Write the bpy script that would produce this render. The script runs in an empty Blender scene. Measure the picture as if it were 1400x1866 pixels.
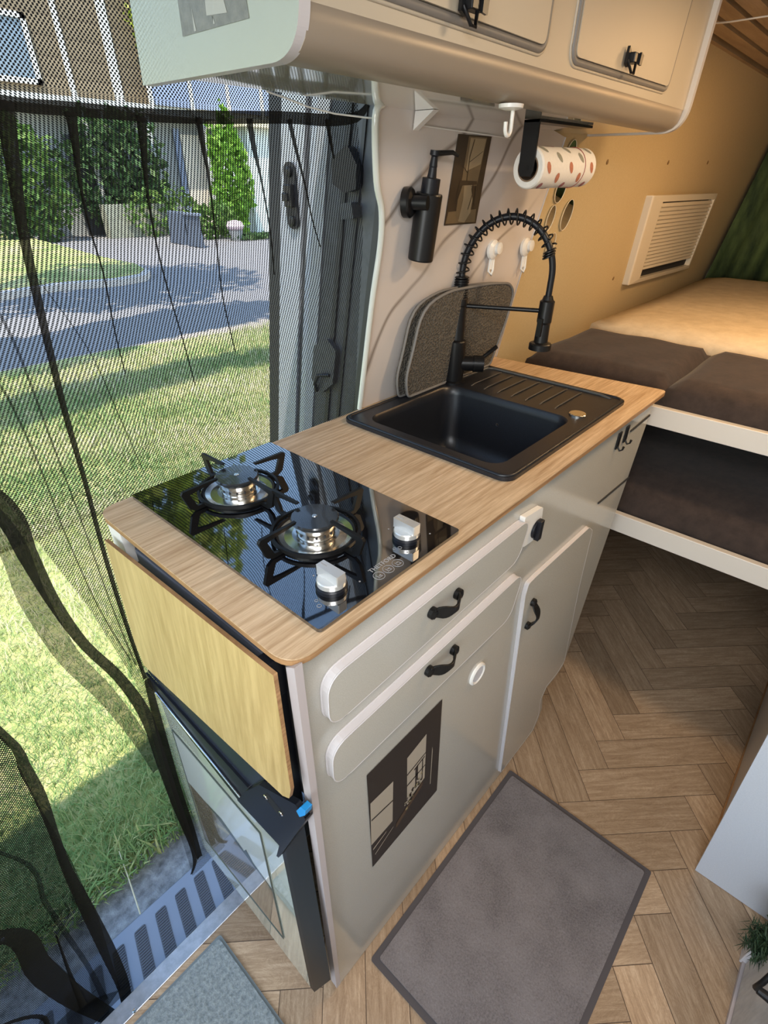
import bpy, bmesh, math, random
from mathutils import Vector, Matrix
from mathutils.geometry import tessellate_polygon
random.seed(7)
PI = math.pi
C = bpy.context.scene.collection
scene = bpy.context.scene

# ------------------------------------------------------------------ camera
CP, CE, FPX, PX, PY = ((-0.18922, -0.26991, 1.38204), (0.973625, -0.011602, -0.844286), 946.497, 706.1, 967.01)
cam_d = bpy.data.cameras.new('camera'); cam = bpy.data.objects.new('camera', cam_d); C.objects.link(cam)
cam.location = CP; cam.rotation_mode = 'XYZ'; cam.rotation_euler = CE
cam_d.sensor_fit = 'VERTICAL'; cam_d.sensor_height = 24.0; cam_d.lens = FPX / 1866 * 24.0
cam_d.shift_x = (700 - PX) / 1866; cam_d.shift_y = (PY - 933) / 1866
cam_d.clip_start = 0.02; cam_d.clip_end = 500
scene.camera = cam
# ------------------------------------------------------------------ light
scene.view_settings.view_transform = 'Standard'; scene.view_settings.look = 'None'
scene.view_settings.gamma = 1; scene.view_settings.use_curve_mapping = False
scene.view_settings.exposure = 0.55
SUN_DIR = Vector((-.35, -.30, .88)).normalized()
w = bpy.data.worlds.new('world'); scene.world = w; w.use_nodes = True
wn = w.node_tree; wn.nodes.clear()
sky = wn.nodes.new('ShaderNodeTexSky'); sky.sky_type = 'NISHITA'; sky.sun_disc = False
sky.sun_elevation = math.asin(SUN_DIR.z); sky.sun_rotation = math.atan2(SUN_DIR.x, SUN_DIR.y)
sky.air_density = 1.6; sky.dust_density = .4; sky.ozone_density = 3.0
bg = wn.nodes.new('ShaderNodeBackground'); bg.inputs[1].default_value = .37
wo = wn.nodes.new('ShaderNodeOutputWorld')
wn.links.new(sky.outputs[0], bg.inputs[0]); wn.links.new(bg.outputs[0], wo.inputs[0])
sd = bpy.data.lights.new('sun', 'SUN'); sd.energy = 5.5; sd.angle = .01; sd.color = (1, .93, .80)
so = bpy.data.objects.new('sun', sd); C.objects.link(so)
so.rotation_euler = SUN_DIR.to_track_quat('Z', 'Y').to_euler(); so.location = (0, 0, 12)
def area(name, loc, size, power, col, target):
    d = bpy.data.lights.new(name, 'AREA'); d.shape = 'RECTANGLE'; d.size, d.size_y = size
    d.energy = power; d.color = col
    o = bpy.data.objects.new(name, d); C.objects.link(o); o.location = loc
    o.rotation_euler = (Vector(loc) - Vector(target)).to_track_quat('Z', 'Y').to_euler()
    return o
# daylight through the cab windows, a fill lamp added overhead, and the van's warm ceiling lamps
area('cab_window_daylight', (-1.55, -.35, 1.25), (.9, 1.1), 15, (.86, .93, 1.0), (.6, -.2, .7))
area('overhead_fill', (-.25, -.45, 1.66), (.45, .45), 9.5, (.95, .97, 1.0), (.1, -.3, 0))  # soft fill added under the closed ceiling, no opening above it
area('bedroom_ceiling_lamp', (1.55, -.25, 1.655), (.16, .16), 3.5, (1, .60, .27), (1.55, -.2, 0))
area('aisle_ceiling_lamp', (.95, -.30, 1.655), (.12, .12), 3.2, (1, .70, .40), (.95, -.2, 0))

# ------------------------------------------------------------------ materials
def mat(name, col=(.8, .8, .8), rough=.5, metal=0.0, coat=0.0, spec=.5, trans=0.0, emis=None):
    m = bpy.data.materials.new(name); m.use_nodes = True
    b = m.node_tree.nodes['Principled BSDF']
    b.inputs['Base Color'].default_value = (*col, 1); b.inputs['Roughness'].default_value = rough
    b.inputs['Metallic'].default_value = metal; b.inputs['Coat Weight'].default_value = coat
    b.inputs['Coat Roughness'].default_value = .04
    b.inputs['Specular IOR Level'].default_value = spec; b.inputs['Transmission Weight'].default_value = trans
    return m
def nd(m, t, **k):
    n = m.node_tree.nodes.new(t)
    for a, v in k.items(): setattr(n, a, v)
    return n
def lk(m, a, b): m.node_tree.links.new(a, b)
def coords(m, scale=(1, 1, 1), rot=(0, 0, 0), kind='Object'):
    tc = nd(m, 'ShaderNodeTexCoord'); mp = nd(m, 'ShaderNodeMapping')
    mp.inputs['Scale'].default_value = scale; mp.inputs['Rotation'].default_value = rot
    lk(m, tc.outputs[kind], mp.inputs[0]); return mp.outputs[0]
def noise(m, vec, scale=5, detail=4, rough=.5, dist=0):
    n = nd(m, 'ShaderNodeTexNoise'); n.inputs['Scale'].default_value = scale; n.inputs['Detail'].default_value = detail
    n.inputs['Roughness'].default_value = rough; n.inputs['Distortion'].default_value = dist
    lk(m, vec, n.inputs['Vector']); return n.outputs['Fac']
def ramp(m, fac, stops, interp='LINEAR'):
    r = nd(m, 'ShaderNodeValToRGB'); e = r.color_ramp.elements; r.color_ramp.interpolation = interp
    while len(e) > 1: e.remove(e[-1])
    e[0].position = stops[0][0]; e[0].color = (*stops[0][1], 1)
    for p_, c_ in stops[1:]:
        x = e.new(p_); x.color = (*c_, 1)
    lk(m, fac, r.inputs[0]); return r.outputs[0]
def math_(m, op, a, b=None, c=None):
    n = nd(m, 'ShaderNodeMath', operation=op)
    for i, v in enumerate((a, b, c)):
        if v is None: continue
        if isinstance(v, (int, float)): n.inputs[i].default_value = v
        else: lk(m, v, n.inputs[i])
    return n.outputs[0]
def mixc(m, fac, a, b, blend='MIX'):
    n = nd(m, 'ShaderNodeMix', data_type='RGBA', blend_type=blend)
    for s, v in ((n.inputs[0], fac), (n.inputs[6], a), (n.inputs[7], b)):
        if isinstance(v, (int, float)): s.default_value = v
        elif isinstance(v, tuple): s.default_value = (*v, 1)
        else: lk(m, v, s)
    return n.outputs[2]
def base(m, col): lk(m, col, m.node_tree.nodes['Principled BSDF'].inputs['Base Color'])
def bump(m, h, strength=.2, dist=.001):
    b = nd(m, 'ShaderNodeBump'); b.inputs['Strength'].default_value = strength; b.inputs['Distance'].default_value = dist
    lk(m, h, b.inputs['Height']); lk(m, b.outputs[0], m.node_tree.nodes['Principled BSDF'].inputs['Normal'])
def speckle(name, c1, c2, scale, rough=.8, bs=.3, bd=.001, stretch=(1, 1, 1), **k):
    m = mat(name, c1, rough, **k); v = coords(m, stretch); f = noise(m, v, scale, 6, .65)
    base(m, ramp(m, f, [(.3, c1), (.7, c2)])); bump(m, f, bs, bd); return m
def wood(name, dark, light, stretch, scale=30, rough=.45, spec=.4):
    m = mat(name, light, rough, spec=spec); v = coords(m, stretch)
    f = noise(m, v, scale, 8, .7, .2); g = noise(m, v, scale * .22, 3, .5, .3)
    f2 = math_(m, 'ADD', math_(m, 'MULTIPLY', f, .75), math_(m, 'MULTIPLY', g, .25))
    base(m, ramp(m, f2, [(.36, dark), (.5, tuple((a + b) / 2 for a, b in zip(dark, light))), (.62, light)]))
    bump(m, f, .12, .0006); return m

oak_top = wood('oak_worktop', (.38, .24, .125), (.70, .52, .335), (.05, 1, 1), 170)
oak_edge = wood('oak_worktop_edge', (.22, .11, .045), (.42, .24, .11), (.2, .2, 4), 60)
oak_flap = wood('oak_flap', (.38, .26, .10), (.56, .41, .18), (1, 1, .07), 110, .35)
cab_paint = mat('grey_cabinet_laminate', (.47, .455, .41), .16, spec=.55)
_v = coords(cab_paint); base(cab_paint, ramp(cab_paint, noise(cab_paint, _v, 900, 2), [(.35, (.44, .425, .38)), (.65, (.50, .485, .44))]))
trim_white = mat('lilac_white_edge_trim', (.60, .575, .585), .3)
side_strip = mat('side_panel_edge', (.47, .42, .42), .4)
white_gloss = mat('white_gloss_panel', (.60, .61, .56), .07, coat=.7)
white_plastic = mat('white_plastic', (.80, .78, .74), .3)
cream_plastic = mat('cream_plastic', (.80, .72, .58), .35)
upper_face = mat('cream_cupboard_face', (.52, .45, .35), .42)
end_mat = mat('pale_sage_gloss_end', (.33, .36, .30), .12, coat=.3)
brushed = mat('brushed_valance', (.36, .30, .235), .40, .15)
gasket = mat('grey_rubber_gasket', (.22, .20, .18), .5)
black_metal = mat('matt_black_metal', (.007, .007, .008), .34, spec=.35)
black_iron = mat('black_cast_iron', (.005, .005, .005), .42, spec=.3)
black_plastic = mat('black_plastic', (.009, .010, .014), .36, spec=.3)
black_gloss = mat('black_glass', (.004, .004, .005), .015, coat=1.0, spec=1.0)
black_gloss.node_tree.nodes['Principled BSDF'].inputs['Coat IOR'].default_value = 2.1
dark_void = mat('dark_interior', (.02, .02, .022), .8)
steel = mat('polished_steel', (.72, .71, .68), .2, 1.0)
alu = speckle('scuffed_aluminium', (.34, .36, .40), (.50, .52, .57), 60, .32, .1, .0005)
alu.node_tree.nodes['Principled BSDF'].inputs['Metallic'].default_value = .55
knob_silver = mat('satin_silver_knob', (.72, .71, .68), .28, .6)
chrome = mat('chrome', (.85, .85, .86), .06, 1.0)
sink_mat = speckle('black_granite_composite', (.005, .006, .009), (.018, .020, .026), 700, .36, .12, .0004)
grey_print = mat('grey_print', (.35, .35, .36), .5)
mirror_mat = mat('mirror', (.86, .88, .85), .02, 1.0)
blue_clip = mat('blue_plastic', (.02, .25, .6), .35)
fabric_brown = speckle('brown_velour', (.024, .0145, .011), (.048, .030, .023), 38, .95, .35, .003)
fabric_brown.node_tree.nodes['Principled BSDF'].inputs['Sheen Weight'].default_value = .1
mattress_cream = speckle('cream_mattress_cover', (.56, .46, .32), (.70, .59, .43), 22, .9, .5, .006)
wall_felt = speckle('yellow_beige_wall_felt', (.56, .43, .235), (.62, .485, .275), 260, .95, .2, .001)
rail_white = mat('off_white_rail', (.66, .60, .53), .35)
panel_blue = speckle('pale_grey_panel', (.50, .53, .58), (.56, .585, .63), 300, .45, .05, .0005)
pillar_paint = mat('silver_body_paint', (.32, .345, .39), .25, .1)
rubber = mat('black_rubber', (.015, .016, .02), .5)
dark_lining = speckle('dark_pillar_lining', (.035, .037, .042), (.06, .062, .07), 40, .55, .2, .001)
step_plastic = mat('blue_grey_step_plastic', (.25, .29, .37), .38)
step_rib = mat('dark_ribbed_insert', (.10, .11, .135), .42)

# veined marble splashback
marble = mat('veined_marble_laminate', (.62, .55, .50), .30)
v = coords(marble, (1, 1, 1), (0, -.80, 0))
wv_ = nd(marble, 'ShaderNodeTexWave'); wv_.wave_type = 'BANDS'; wv_.bands_direction = 'X'; wv_.inputs['Scale'].default_value = 1.05
wv_.inputs['Distortion'].default_value = 4.2; wv_.inputs['Detail'].default_value = 3; wv_.inputs['Detail Scale'].default_value = 1.3; wv_.inputs['Detail Roughness'].default_value = .55; wv_.inputs['Phase Offset'].default_value = 1.1
lk(marble, v, wv_.inputs['Vector'])
msk = noise(marble, v, 4.0, 2, .5)
ln_ = math_(marble, 'SUBTRACT', 1.0, math_(marble, 'MULTIPLY', math_(marble, 'ABSOLUTE', math_(marble, 'SUBTRACT', wv_.outputs['Fac'], .5)), 13.0))
ln_ = math_(marble, 'MAXIMUM', ln_, 0.0)
vn = math_(marble, 'MULTIPLY', ln_, ramp(marble, msk, [(.36, (.10, .10, .10)), (.54, (1, 1, 1))]))
cl_ = noise(marble, v, 3, 4, .6)
base(marble, mixc(marble, vn, ramp(marble, cl_, [(.3, (.60, .545, .51)), (.7, (.68, .62, .585))]), (.25, .205, .175)))

# herringbone vinyl: per-plank UV (metres along / across), per-plank tone in a face attribute
floor_mat = mat('oak_herringbone_vinyl', (.4, .27, .16), .42)
uvn = nd(floor_mat, 'ShaderNodeUVMap'); uvn.uv_map = 'UVMap'
at_ = nd(floor_mat, 'ShaderNodeAttribute'); at_.attribute_name = 'tone'
mp = nd(floor_mat, 'ShaderNodeMapping'); mp.inputs['Scale'].default_value = (6, 70, 1)
cmb = nd(floor_mat, 'ShaderNodeCombineXYZ'); lk(floor_mat, math_(floor_mat, 'MULTIPLY', at_.outputs['Fac'], 13.7), cmb.inputs[2])
va = nd(floor_mat, 'ShaderNodeVectorMath', operation='ADD'); lk(floor_mat, uvn.outputs[0], va.inputs[0]); lk(floor_mat, cmb.outputs[0], va.inputs[1])
lk(floor_mat, va.outputs[0], mp.inputs[0])
g1 = noise(floor_mat, mp.outputs[0], 1.6, 8, .72, .6)
mp2 = nd(floor_mat, 'ShaderNodeMapping'); mp2.inputs['Scale'].default_value = (9, 26, 1); lk(floor_mat, va.outputs[0], mp2.inputs[0])
g2 = noise(floor_mat, mp2.outputs[0], .9, 3, .5, 2.2)
rings = math_(floor_mat, 'SINE', math_(floor_mat, 'MULTIPLY', g2, 60))
hf = noise(floor_mat, va.outputs[0], 420, 3, .7)
gg = math_(floor_mat, 'ADD', math_(floor_mat, 'ADD', math_(floor_mat, 'MULTIPLY', g1, .8), math_(floor_mat, 'MULTIPLY', hf, .2)), math_(floor_mat, 'MULTIPLY', rings, .035))
gcol = ramp(floor_mat, gg, [(.3, (.26, .165, .095)), (.5, (.40, .275, .17)), (.68, (.55, .405, .27))])
tone = math_(floor_mat, 'ADD', math_(floor_mat, 'MULTIPLY', at_.outputs['Fac'], .42), .74)
tn = nd(floor_mat, 'ShaderNodeCombineColor'); [lk(floor_mat, tone, tn.inputs[i]) for i in range(3)]
base(floor_mat, mixc(floor_mat, 1.0, gcol, tn.outputs[0], 'MULTIPLY'))
bump(floor_mat, g1, .15, .0006)
seam_mat = mat('dark_plank_seam', (.09, .055, .035), .7)

# open-weave net: real holes let light and view through
def net_material(name, cell, open_, col=(.010, .011, .012)):
    m = bpy.data.materials.new(name); m.use_nodes = True; t = m.node_tree; t.nodes.clear()
    out = t.nodes.new('ShaderNodeOutputMaterial'); d = t.nodes.new('ShaderNodeBsdfDiffuse'); d.inputs[0].default_value = (*col, 1)
    tr = t.nodes.new('ShaderNodeBsdfTransparent'); mx = t.nodes.new('ShaderNodeMixShader')
    uv = t.nodes.new('ShaderNodeUVMap'); uv.uv_map = 'UVMap'; sp = t.nodes.new('ShaderNodeSeparateXYZ'); t.links.new(uv.outputs[0], sp.inputs[0])
    k = 2 * PI / cell
    su = math_(m, 'MULTIPLY', math_(m, 'ADD', sp.outputs[0], sp.outputs[1]), .7071); df = math_(m, 'MULTIPLY', math_(m, 'SUBTRACT', sp.outputs[0], sp.outputs[1]), .7071)
    c1 = math_(m, 'COSINE', math_(m, 'MULTIPLY', su, k)); c2 = math_(m, 'COSINE', math_(m, 'MULTIPLY', df, k))
    s = math_(m, 'GREATER_THAN', math_(m, 'ADD', c1, c2), open_)
    t.links.new(s, mx.inputs[0]); t.links.new(d.outputs[0], mx.inputs[1]); t.links.new(tr.outputs[0], mx.inputs[2])
    t.links.new(mx.outputs[0], out.inputs[0]); return m
net = net_material('black_net', .0030, -.12, (.022, .023, .026))
def sheer(name, through, col=(.010, .010, .010)):
    m = bpy.data.materials.new(name); m.use_nodes = True; t = m.node_tree; t.nodes.clear()
    out = t.nodes.new('ShaderNodeOutputMaterial'); d = t.nodes.new('ShaderNodeBsdfDiffuse'); d.inputs[0].default_value = (*col, 1)
    tr = t.nodes.new('ShaderNodeBsdfTransparent'); mx = t.nodes.new('ShaderNodeMixShader'); mx.inputs[0].default_value = through
    t.links.new(d.outputs[0], mx.inputs[1]); t.links.new(tr.outputs[0], mx.inputs[2]); t.links.new(mx.outputs[0], out.inputs[0]); return m
net_fold = sheer('black_net_folded', .34)
net_hem = sheer('black_net_hem', .05, (.014, .013, .011))
net_double = net_material('black_net_double', .0032, .45)

# ------------------------------------------------------------------ mesh helpers
class MB:
    def __init__(s): s.v = []; s.f = []; s.m = []; s.mats = []; s.sm = []; s.uv = {}
    def mi(s, m):
        if m is None: return 0
        if m not in s.mats: s.mats.append(m)
        return s.mats.index(m)
    def add(s, vs, fs, m=None, smooth=False):
        b = len(s.v); s.v += [tuple(v) for v in vs]; k = s.mi(m)
        for f in fs: s.f.append([b + i for i in f]); s.m.append(k); s.sm.append(smooth)
        return s
    def box(s, a, b, m=None):
        x0, x1 = sorted((a[0], b[0])); y0, y1 = sorted((a[1], b[1])); z0, z1 = sorted((a[2], b[2]))
        vs = [(x0, y0, z0), (x1, y0, z0), (x1, y1, z0), (x0, y1, z0), (x0, y0, z1), (x1, y0, z1), (x1, y1, z1), (x0, y1, z1)]
        return s.add(vs, [(3, 2, 1, 0), (4, 5, 6, 7), (0, 1, 5, 4), (1, 2, 6, 5), (2, 3, 7, 6), (3, 0, 4, 7)], m)
    def prism(s, pts, d, m=None, side=None):           # polygon of 3D points extruded by vector d
        n = len(pts); d = Vector(d); P = [Vector(p) for p in pts]; Q = [p + d for p in P]
        nrm = Vector((0, 0, 0))
        for i in range(n): nrm += P[i].cross(P[(i + 1) % n])
        if nrm.dot(d) > 0: P.reverse(); Q.reverse()
        tris = tessellate_polygon([P])
        def orient(t, ref):
            a, b, c = (P[i] for i in t)
            return t if (b - a).cross(c - a).dot(ref) > 0 else tuple(reversed(t))
        s.add(P, [orient(t, -d) for t in tris] if n > 4 else [tuple(range(n))], m)
        s.add(Q, [orient(t, d) for t in tris] if n > 4 else [tuple(reversed(range(n)))], m)
        s.add(P + Q, [(j, i, n + i, n + j) for i in range(n) for j in [(i + 1) % n]], side or m)
        return s
    def sheet(s, pts, m=None): return s.add(pts, [tuple(range(len(pts)))], m)
    def tube(s, path, r, seg=12, m=None, cap=True, ry=None):
        P = [Vector(p) for p in path]; n = len(P); rr = r if isinstance(r, (list, tuple)) else [r] * n
        up = None; rings = []
        for i in range(n):
            t = (P[min(i + 1, n - 1)] - P[max(i - 1, 0)]).normalized()
            if up is None:
                up = Vector((0, 0, 1)) if abs(t.z) < .9 else Vector((1, 0, 0))
            a = (up - t * up.dot(t)).normalized(); b = t.cross(a); up = a
            k = 1 if ry is None else ry
            rings.append([P[i] + (a * math.cos(q) * rr[i] + b * math.sin(q) * rr[i] * k) for q in (2 * PI * j / seg for j in range(seg))])
        vs = [v for R in rings for v in R]; fs = []
        for i in range(n - 1):
            for j in range(seg):
                k = (j + 1) % seg; fs.append((i * seg + j, i * seg + k, (i + 1) * seg + k, (i + 1) * seg + j))
        s.add(vs, fs, m, True)
        if cap: s.add(rings[0], [tuple(reversed(range(seg)))], m); s.add(rings[-1], [tuple(range(seg))], m)
        return s
    def lathe(s, c, prof, seg=32, m=None, ax=(0, 0, 1), smooth=True, closed=True):   # prof: (r, h) pairs along ax
        z = Vector(ax).normalized(); x = (Vector((1, 0, 0)) if abs(z.x) < .9 else Vector((0, 1, 0))); x = (x - z * x.dot(z)).normalized(); y = z.cross(x); c = Vector(c)
        vs = [c + z * h + (x * math.cos(2 * PI * j / seg) + y * math.sin(2 * PI * j / seg)) * r for r, h in prof for j in range(seg)]
        n = len(prof)
        for i in range(n - 1):
            # separate rings so profile corners stay crisp
            ring = vs[i * seg:(i + 2) * seg]
            s.add(ring, [(j, (j + 1) % seg, seg + (j + 1) % seg, seg + j) for j in range(seg)], m, smooth)
        if closed:
            if prof[0][0] > 1e-6: s.add(vs[:seg], [tuple(reversed(range(seg)))], m)
            if prof[-1][0] > 1e-6: s.add(vs[-seg:], [tuple(range(seg))], m)
        return s
    def build(s, name, m=None, parent=None, bevel=0, seg=2, uv=None, **props):
        me = bpy.data.meshes.new(name); me.from_pydata(s.v, [], s.f); 
        mats = list(s.mats)
        if not mats: mats = [m]
        for q in mats: me.materials.append(q if q else m)
        me.polygons.foreach_set('material_index', s.m); me.polygons.foreach_set('use_smooth', s.sm)
        me.update(); me.validate()
        if uv: 
            L = me.uv_layers.new(name='UVMap')
            for lp in me.loops: L.data[lp.index].uv = uv[lp.vertex_index]
        o = bpy.data.objects.new(name, me); C.objects.link(o)
        if parent is not None:
            o.parent = parent; o.matrix_parent_inverse = Matrix.Translation(-Vector(parent.location))
        if bevel:
            b = o.modifiers.new('bevel', 'BEVEL'); b.width = bevel; b.segments = seg; b.limit_method = 'ANGLE'; b.angle_limit = .6
            b.harden_normals = False
        for k, val in props.items(): o[k] = val
        return o
def thing(name, label, cat, loc=(0, 0, 0), group=None):
    o = bpy.data.objects.new(name, None); C.objects.link(o); o.location = loc; o.empty_display_size = .05
    o['label'] = label; o['category'] = cat
    if group: o['group'] = group
    return o
def tag(o, label, cat, group=None, kind=None):
    o['label'] = label; o['category'] = cat
    if group: o['group'] = group
    if kind: o['kind'] = kind
    return o
def struct(o, label=None):
    o['kind'] = 'structure'
    if label: o['label'] = label
    return o
def rrect(x0, y0, x1, y1, r, n=6):                      # rounded rectangle outline, anticlockwise
    pts = []
    for cx, cy, a in ((x1 - r, y0 + r, -90), (x1 - r, y1 - r, 0), (x0 + r, y1 - r, 90), (x0 + r, y0 + r, 180)):
        for i in range(n + 1):
            t = math.radians(a + 90 * i / n); pts.append((cx + r * math.cos(t), cy + r * math.sin(t)))
    return pts
def round_poly(P, rs, n=6):                             # round the corners of any 2D polygon
    out = []; N = len(P)
    for i in range(N):
        p = Vector(P[i]); r = rs[i] if isinstance(rs, (list, tuple)) else rs
        if r <= 0: out.append(tuple(p)); continue
        a = (Vector(P[i - 1]) - p); b = (Vector(P[(i + 1) % N]) - p); la, lb = a.length, b.length; r_ = min(r, la * .49, lb * .49)
        a = p + a / la * r_; b = p + b / lb * r_
        for k in range(n + 1):
            t = k / n; q = a * (1 - t) ** 2 + p * 2 * t * (1 - t) + b * t * t; out.append(tuple(q))
    return out
def plate_with_holes(outer, holes, z0, z1):             # horizontal slab with holes, one mesh builder
    mb = MB(); loops = [[Vector((x, y, 0)) for x, y in outer]] + [[Vector((x, y, 0)) for x, y in h] for h in holes]
    flat = [p for L in loops for p in L]; tris = tessellate_polygon(loops)
    up = []
    for t in tris:
        a, b, c = (flat[i] for i in t)
        up.append(t if (b - a).cross(c - a).z > 0 else tuple(reversed(t)))
    mb.add([(p.x, p.y, z1) for p in flat], up); mb.add([(p.x, p.y, z0) for p in flat], [tuple(reversed(t)) for t in up])
    return mb, loops
def side_walls(mb, loops, z0, z1, m=None, smooth=False):
    for li, L in enumerate(loops):
        n = len(L); ar = sum(L[i].x * L[(i + 1) % n].y - L[(i + 1) % n].x * L[i].y for i in range(n))
        flip = (ar < 0) != (li > 0)
        vs = [(p.x, p.y, z0) for p in L] + [(p.x, p.y, z1) for p in L]
        fs = [(i, (i + 1) % n, n + (i + 1) % n, n + i) for i in range(n)]
        if flip: fs = [tuple(reversed(f)) for f in fs]
        mb.add(vs, fs, m, smooth)
def text_mesh(s, size, loc, rot, m, parent, name='lettering', depth=.0002, align='LEFT'):
    c = bpy.data.curves.new('t', 'FONT'); c.body = s; c.size = size; c.extrude = depth; c.align_x = align
    o = bpy.data.objects.new('t', c); C.objects.link(o); bpy.context.view_layer.update()
    me = bpy.data.meshes.new_from_object(o.evaluated_get(bpy.context.evaluated_depsgraph_get()))
    bpy.data.objects.remove(o); me.materials.clear(); me.materials.append(m)
    q = bpy.data.objects.new(name, me); C.objects.link(q)
    me.transform(Matrix.Translation(loc) @ rot.to_matrix().to_4x4())
    q.parent = parent
    if parent: q.matrix_parent_inverse = Matrix.Translation(-Vector(parent.location))
    return q
WY = lambda z, off=0: .427 - off - .185 * (z - 1)       # the van's side wall leans inwards with height

# ------------------------------------------------------------------ the van's shell
SILL_Y = .314
def clip_poly(P, x0, x1, y0, y1):
    def cl(P, f, g):
        out = []
        for i in range(len(P)):
            a, b = P[i - 1], P[i]; fa, fb = f(a), f(b)
            if fa * fb < 0: t = fa / (fa - fb); out.append(tuple(a[k] + (b[k] - a[k]) * t for k in range(len(a))))
            if fb >= 0: out.append(b)
        return out
    for f in (lambda p: p[0] - x0, lambda p: x1 - p[0], lambda p: p[1] - y0, lambda p: y1 - p[1]):
        if P: P = cl(P, f, None)
    return P
def herringbone():
    W_, N_ = .0875, 4; u0, v0 = .662, .388; fl = MB(); uvs = []; tones = []; s2 = math.sqrt(.5)
    rnd = random.Random(3)
    for k in range(-46, 46):
        for m_ in range(-8, 9):
            for V in (0, 1):
                ox, oy = k + m_ * N_, k - m_ * N_
                if V: r = (ox, oy + 1, ox + 1, oy + 1 + N_)
                else: r = (ox, oy, ox + N_, oy + 1)
                g = .009
                c = [(r[0] + g, r[1] + g), (r[2] - g, r[1] + g), (r[2] - g, r[3] - g), (r[0] + g, r[3] - g)]
                P = []
                for (a, b) in c:
                    u = u0 + a * W_; v = v0 + b * W_
                    la, lb = (a - r[0], b - r[1]) if not V else (b - r[1], a - r[0])
                    P.append(((u + v) * s2, (v - u) * s2, la * W_, lb * W_))
                tn_ = rnd.random(); P0_ = P
                for reg in ((-1.6, 3.0, -1.4, SILL_Y), (.58, 3.0, SILL_Y, .615)):
                    P = clip_poly(P0_, *reg)
                    if len(P) < 3: continue
                    if sum(P[i][0] * P[(i + 1) % len(P)][1] - P[(i + 1) % len(P)][0] * P[i][1] for i in range(len(P))) < 0: P.reverse()
                    fl.add([(p[0], p[1], .0005) for p in P], [tuple(range(len(P)))], floor_mat)
                    uvs += [(p[2], p[3]) for p in P]; tones.append(tn_)
    n_pl = len(fl.f)
    fl.box((-1.6, -1.4, -.02), (3.0, SILL_Y, 0), seam_mat); fl.box((.58, SILL_Y, -.02), (3.0, .62, 0), seam_mat); uvs += [(0, 0)] * 16; tones += [0] * 12
    o = fl.build('floor', uv=uvs)
    at2 = o.data.attributes.new('tone', 'FLOAT', 'FACE'); at2.data.foreach_set('value', tones)
    return struct(o)
herringbone()

lin = mat('light_van_lining', (.55, .52, .47), .8)
# side wall behind the counter and the bed: leaning, felt-covered; the door opening is left of x = .49
mb = MB()
Z0, Z1 = 0, 1.68
for (xa, xb, za, zb) in ((.565, 3.0, -.03, 1.5), (.50, 3.0, 1.5, 1.72), (-1.7, .50, 1.57, 1.72)):
    mb.add([(xa, WY(za, -.008), za), (xb, WY(za, -.008), za), (xb, WY(zb, -.008), zb), (xa, WY(zb, -.008), zb),
            (xa, WY(za, -.03), za), (xb, WY(za, -.03), za), (xb, WY(zb, -.03), zb), (xa, WY(zb, -.03), zb)],
           [(0, 1, 2, 3), (7, 6, 5, 4), (0, 4, 5, 1), (1, 5, 6, 2), (2, 6, 7, 3), (3, 7, 4, 0)])
struct(mb.build('wall_left', wall_felt))
# outer skin of the van beyond the opening (roof, far wall, ends) closes the box to daylight
shell = mat('van_inner_lining', (.60, .57, .52), .8)
struct(MB().box((-1.75, -1.45, -.03), (3.05, -1.40, 1.75)).build('wall_right', shell))
mb = MB().box((3.0, -1.45, -.03), (3.05, .6, 1.75))
struct(mb.build('wall_back', shell))
# cab end with a windscreen opening
mb = MB().box((-1.75, -1.45, -.03), (-1.70, .6, .75)).box((-1.75, -1.45, 1.6), (-1.70, .6, 1.75)).box((-1.75, .30, .75), (-1.70, .6, 1.6)).box((-1.75, -1.45, .75), (-1.70, -1.2, 1.6))
struct(mb.build('wall_front', shell))
struct(MB().box((-1.75, -1.45, 1.72), (3.05, .46, 1.80)).build('trim_1', pillar_paint))        # roof skin
# slatted ceiling
ceil_slat = wood('walnut_brown_slat', (.30, .21, .125), (.43, .32, .205), (.1, 1, 1), 60, .5)
mb = MB().box((-1.75, -1.42, 1.690), (3.02, .34, 1.715), mat('ceiling_groove', (.012, .007, .005), .8))
yy = .283
while yy > -1.4:
    mb.box((-1.75, yy, 1.680), (3.0, yy - .040, 1.690), ceil_slat); yy -= .0535
mb.box((-1.75, .297, 1.676), (3.0, .335, 1.690), ceil_slat)
struct(mb.build('ceiling', ceil_slat))
# silver door pillar seen through the net, with its dark seal and lining
def lean_col(pts, za, zb, sl=.18, zr=1.0, xl=0):         # vertical prism that leans like the body side
    n = len(pts)
    vs = [(x, y - sl * (za - zr), za) for x, y in pts] + [(x, y - sl * (zb - zr), zb) for x, y in pts]
    return vs, [(i, (i + 1) % n, n + (i + 1) % n, n + i) for i in range(n)] + [tuple(reversed(range(n))), tuple(range(n, 2 * n))]
mb = MB()
def colm(pts, m, za=-.3, zb=1.70, sm=False):
    ar = sum(pts[i][0] * pts[(i + 1) % len(pts)][1] - pts[(i + 1) % len(pts)][0] * pts[i][1] for i in range(len(pts)))
    if ar < 0: pts = list(reversed(pts))
    v_, f_ = lean_col(pts, za, zb); mb.add(v_, f_, m, sm)
colm([(.604, .825), (.640, .825), (.640, .770), (.604, .770)], rubber)
colm([(.600, .782), (.66, .782), (.66, .71), (.600, .715)], pillar_paint)
colm([(.606, .716), (.66, .716), (.66, .694), (.606, .694)], dark_lining)
colm([(.598, .696), (.66, .696), (.66, .655), (.603, .655), (.594, .676)], pillar_paint)
colm([(.606, .656), (.68, .656), (.68, .462), (.600, .462)], dark_lining)
for (y, w_) in ((.61, .012), (.57, .008), (.52, .014)):
    colm([(.600, y), (.612, y), (.612, y - w_), (.600, y - w_)], rubber, -.3, 1.62)
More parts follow.
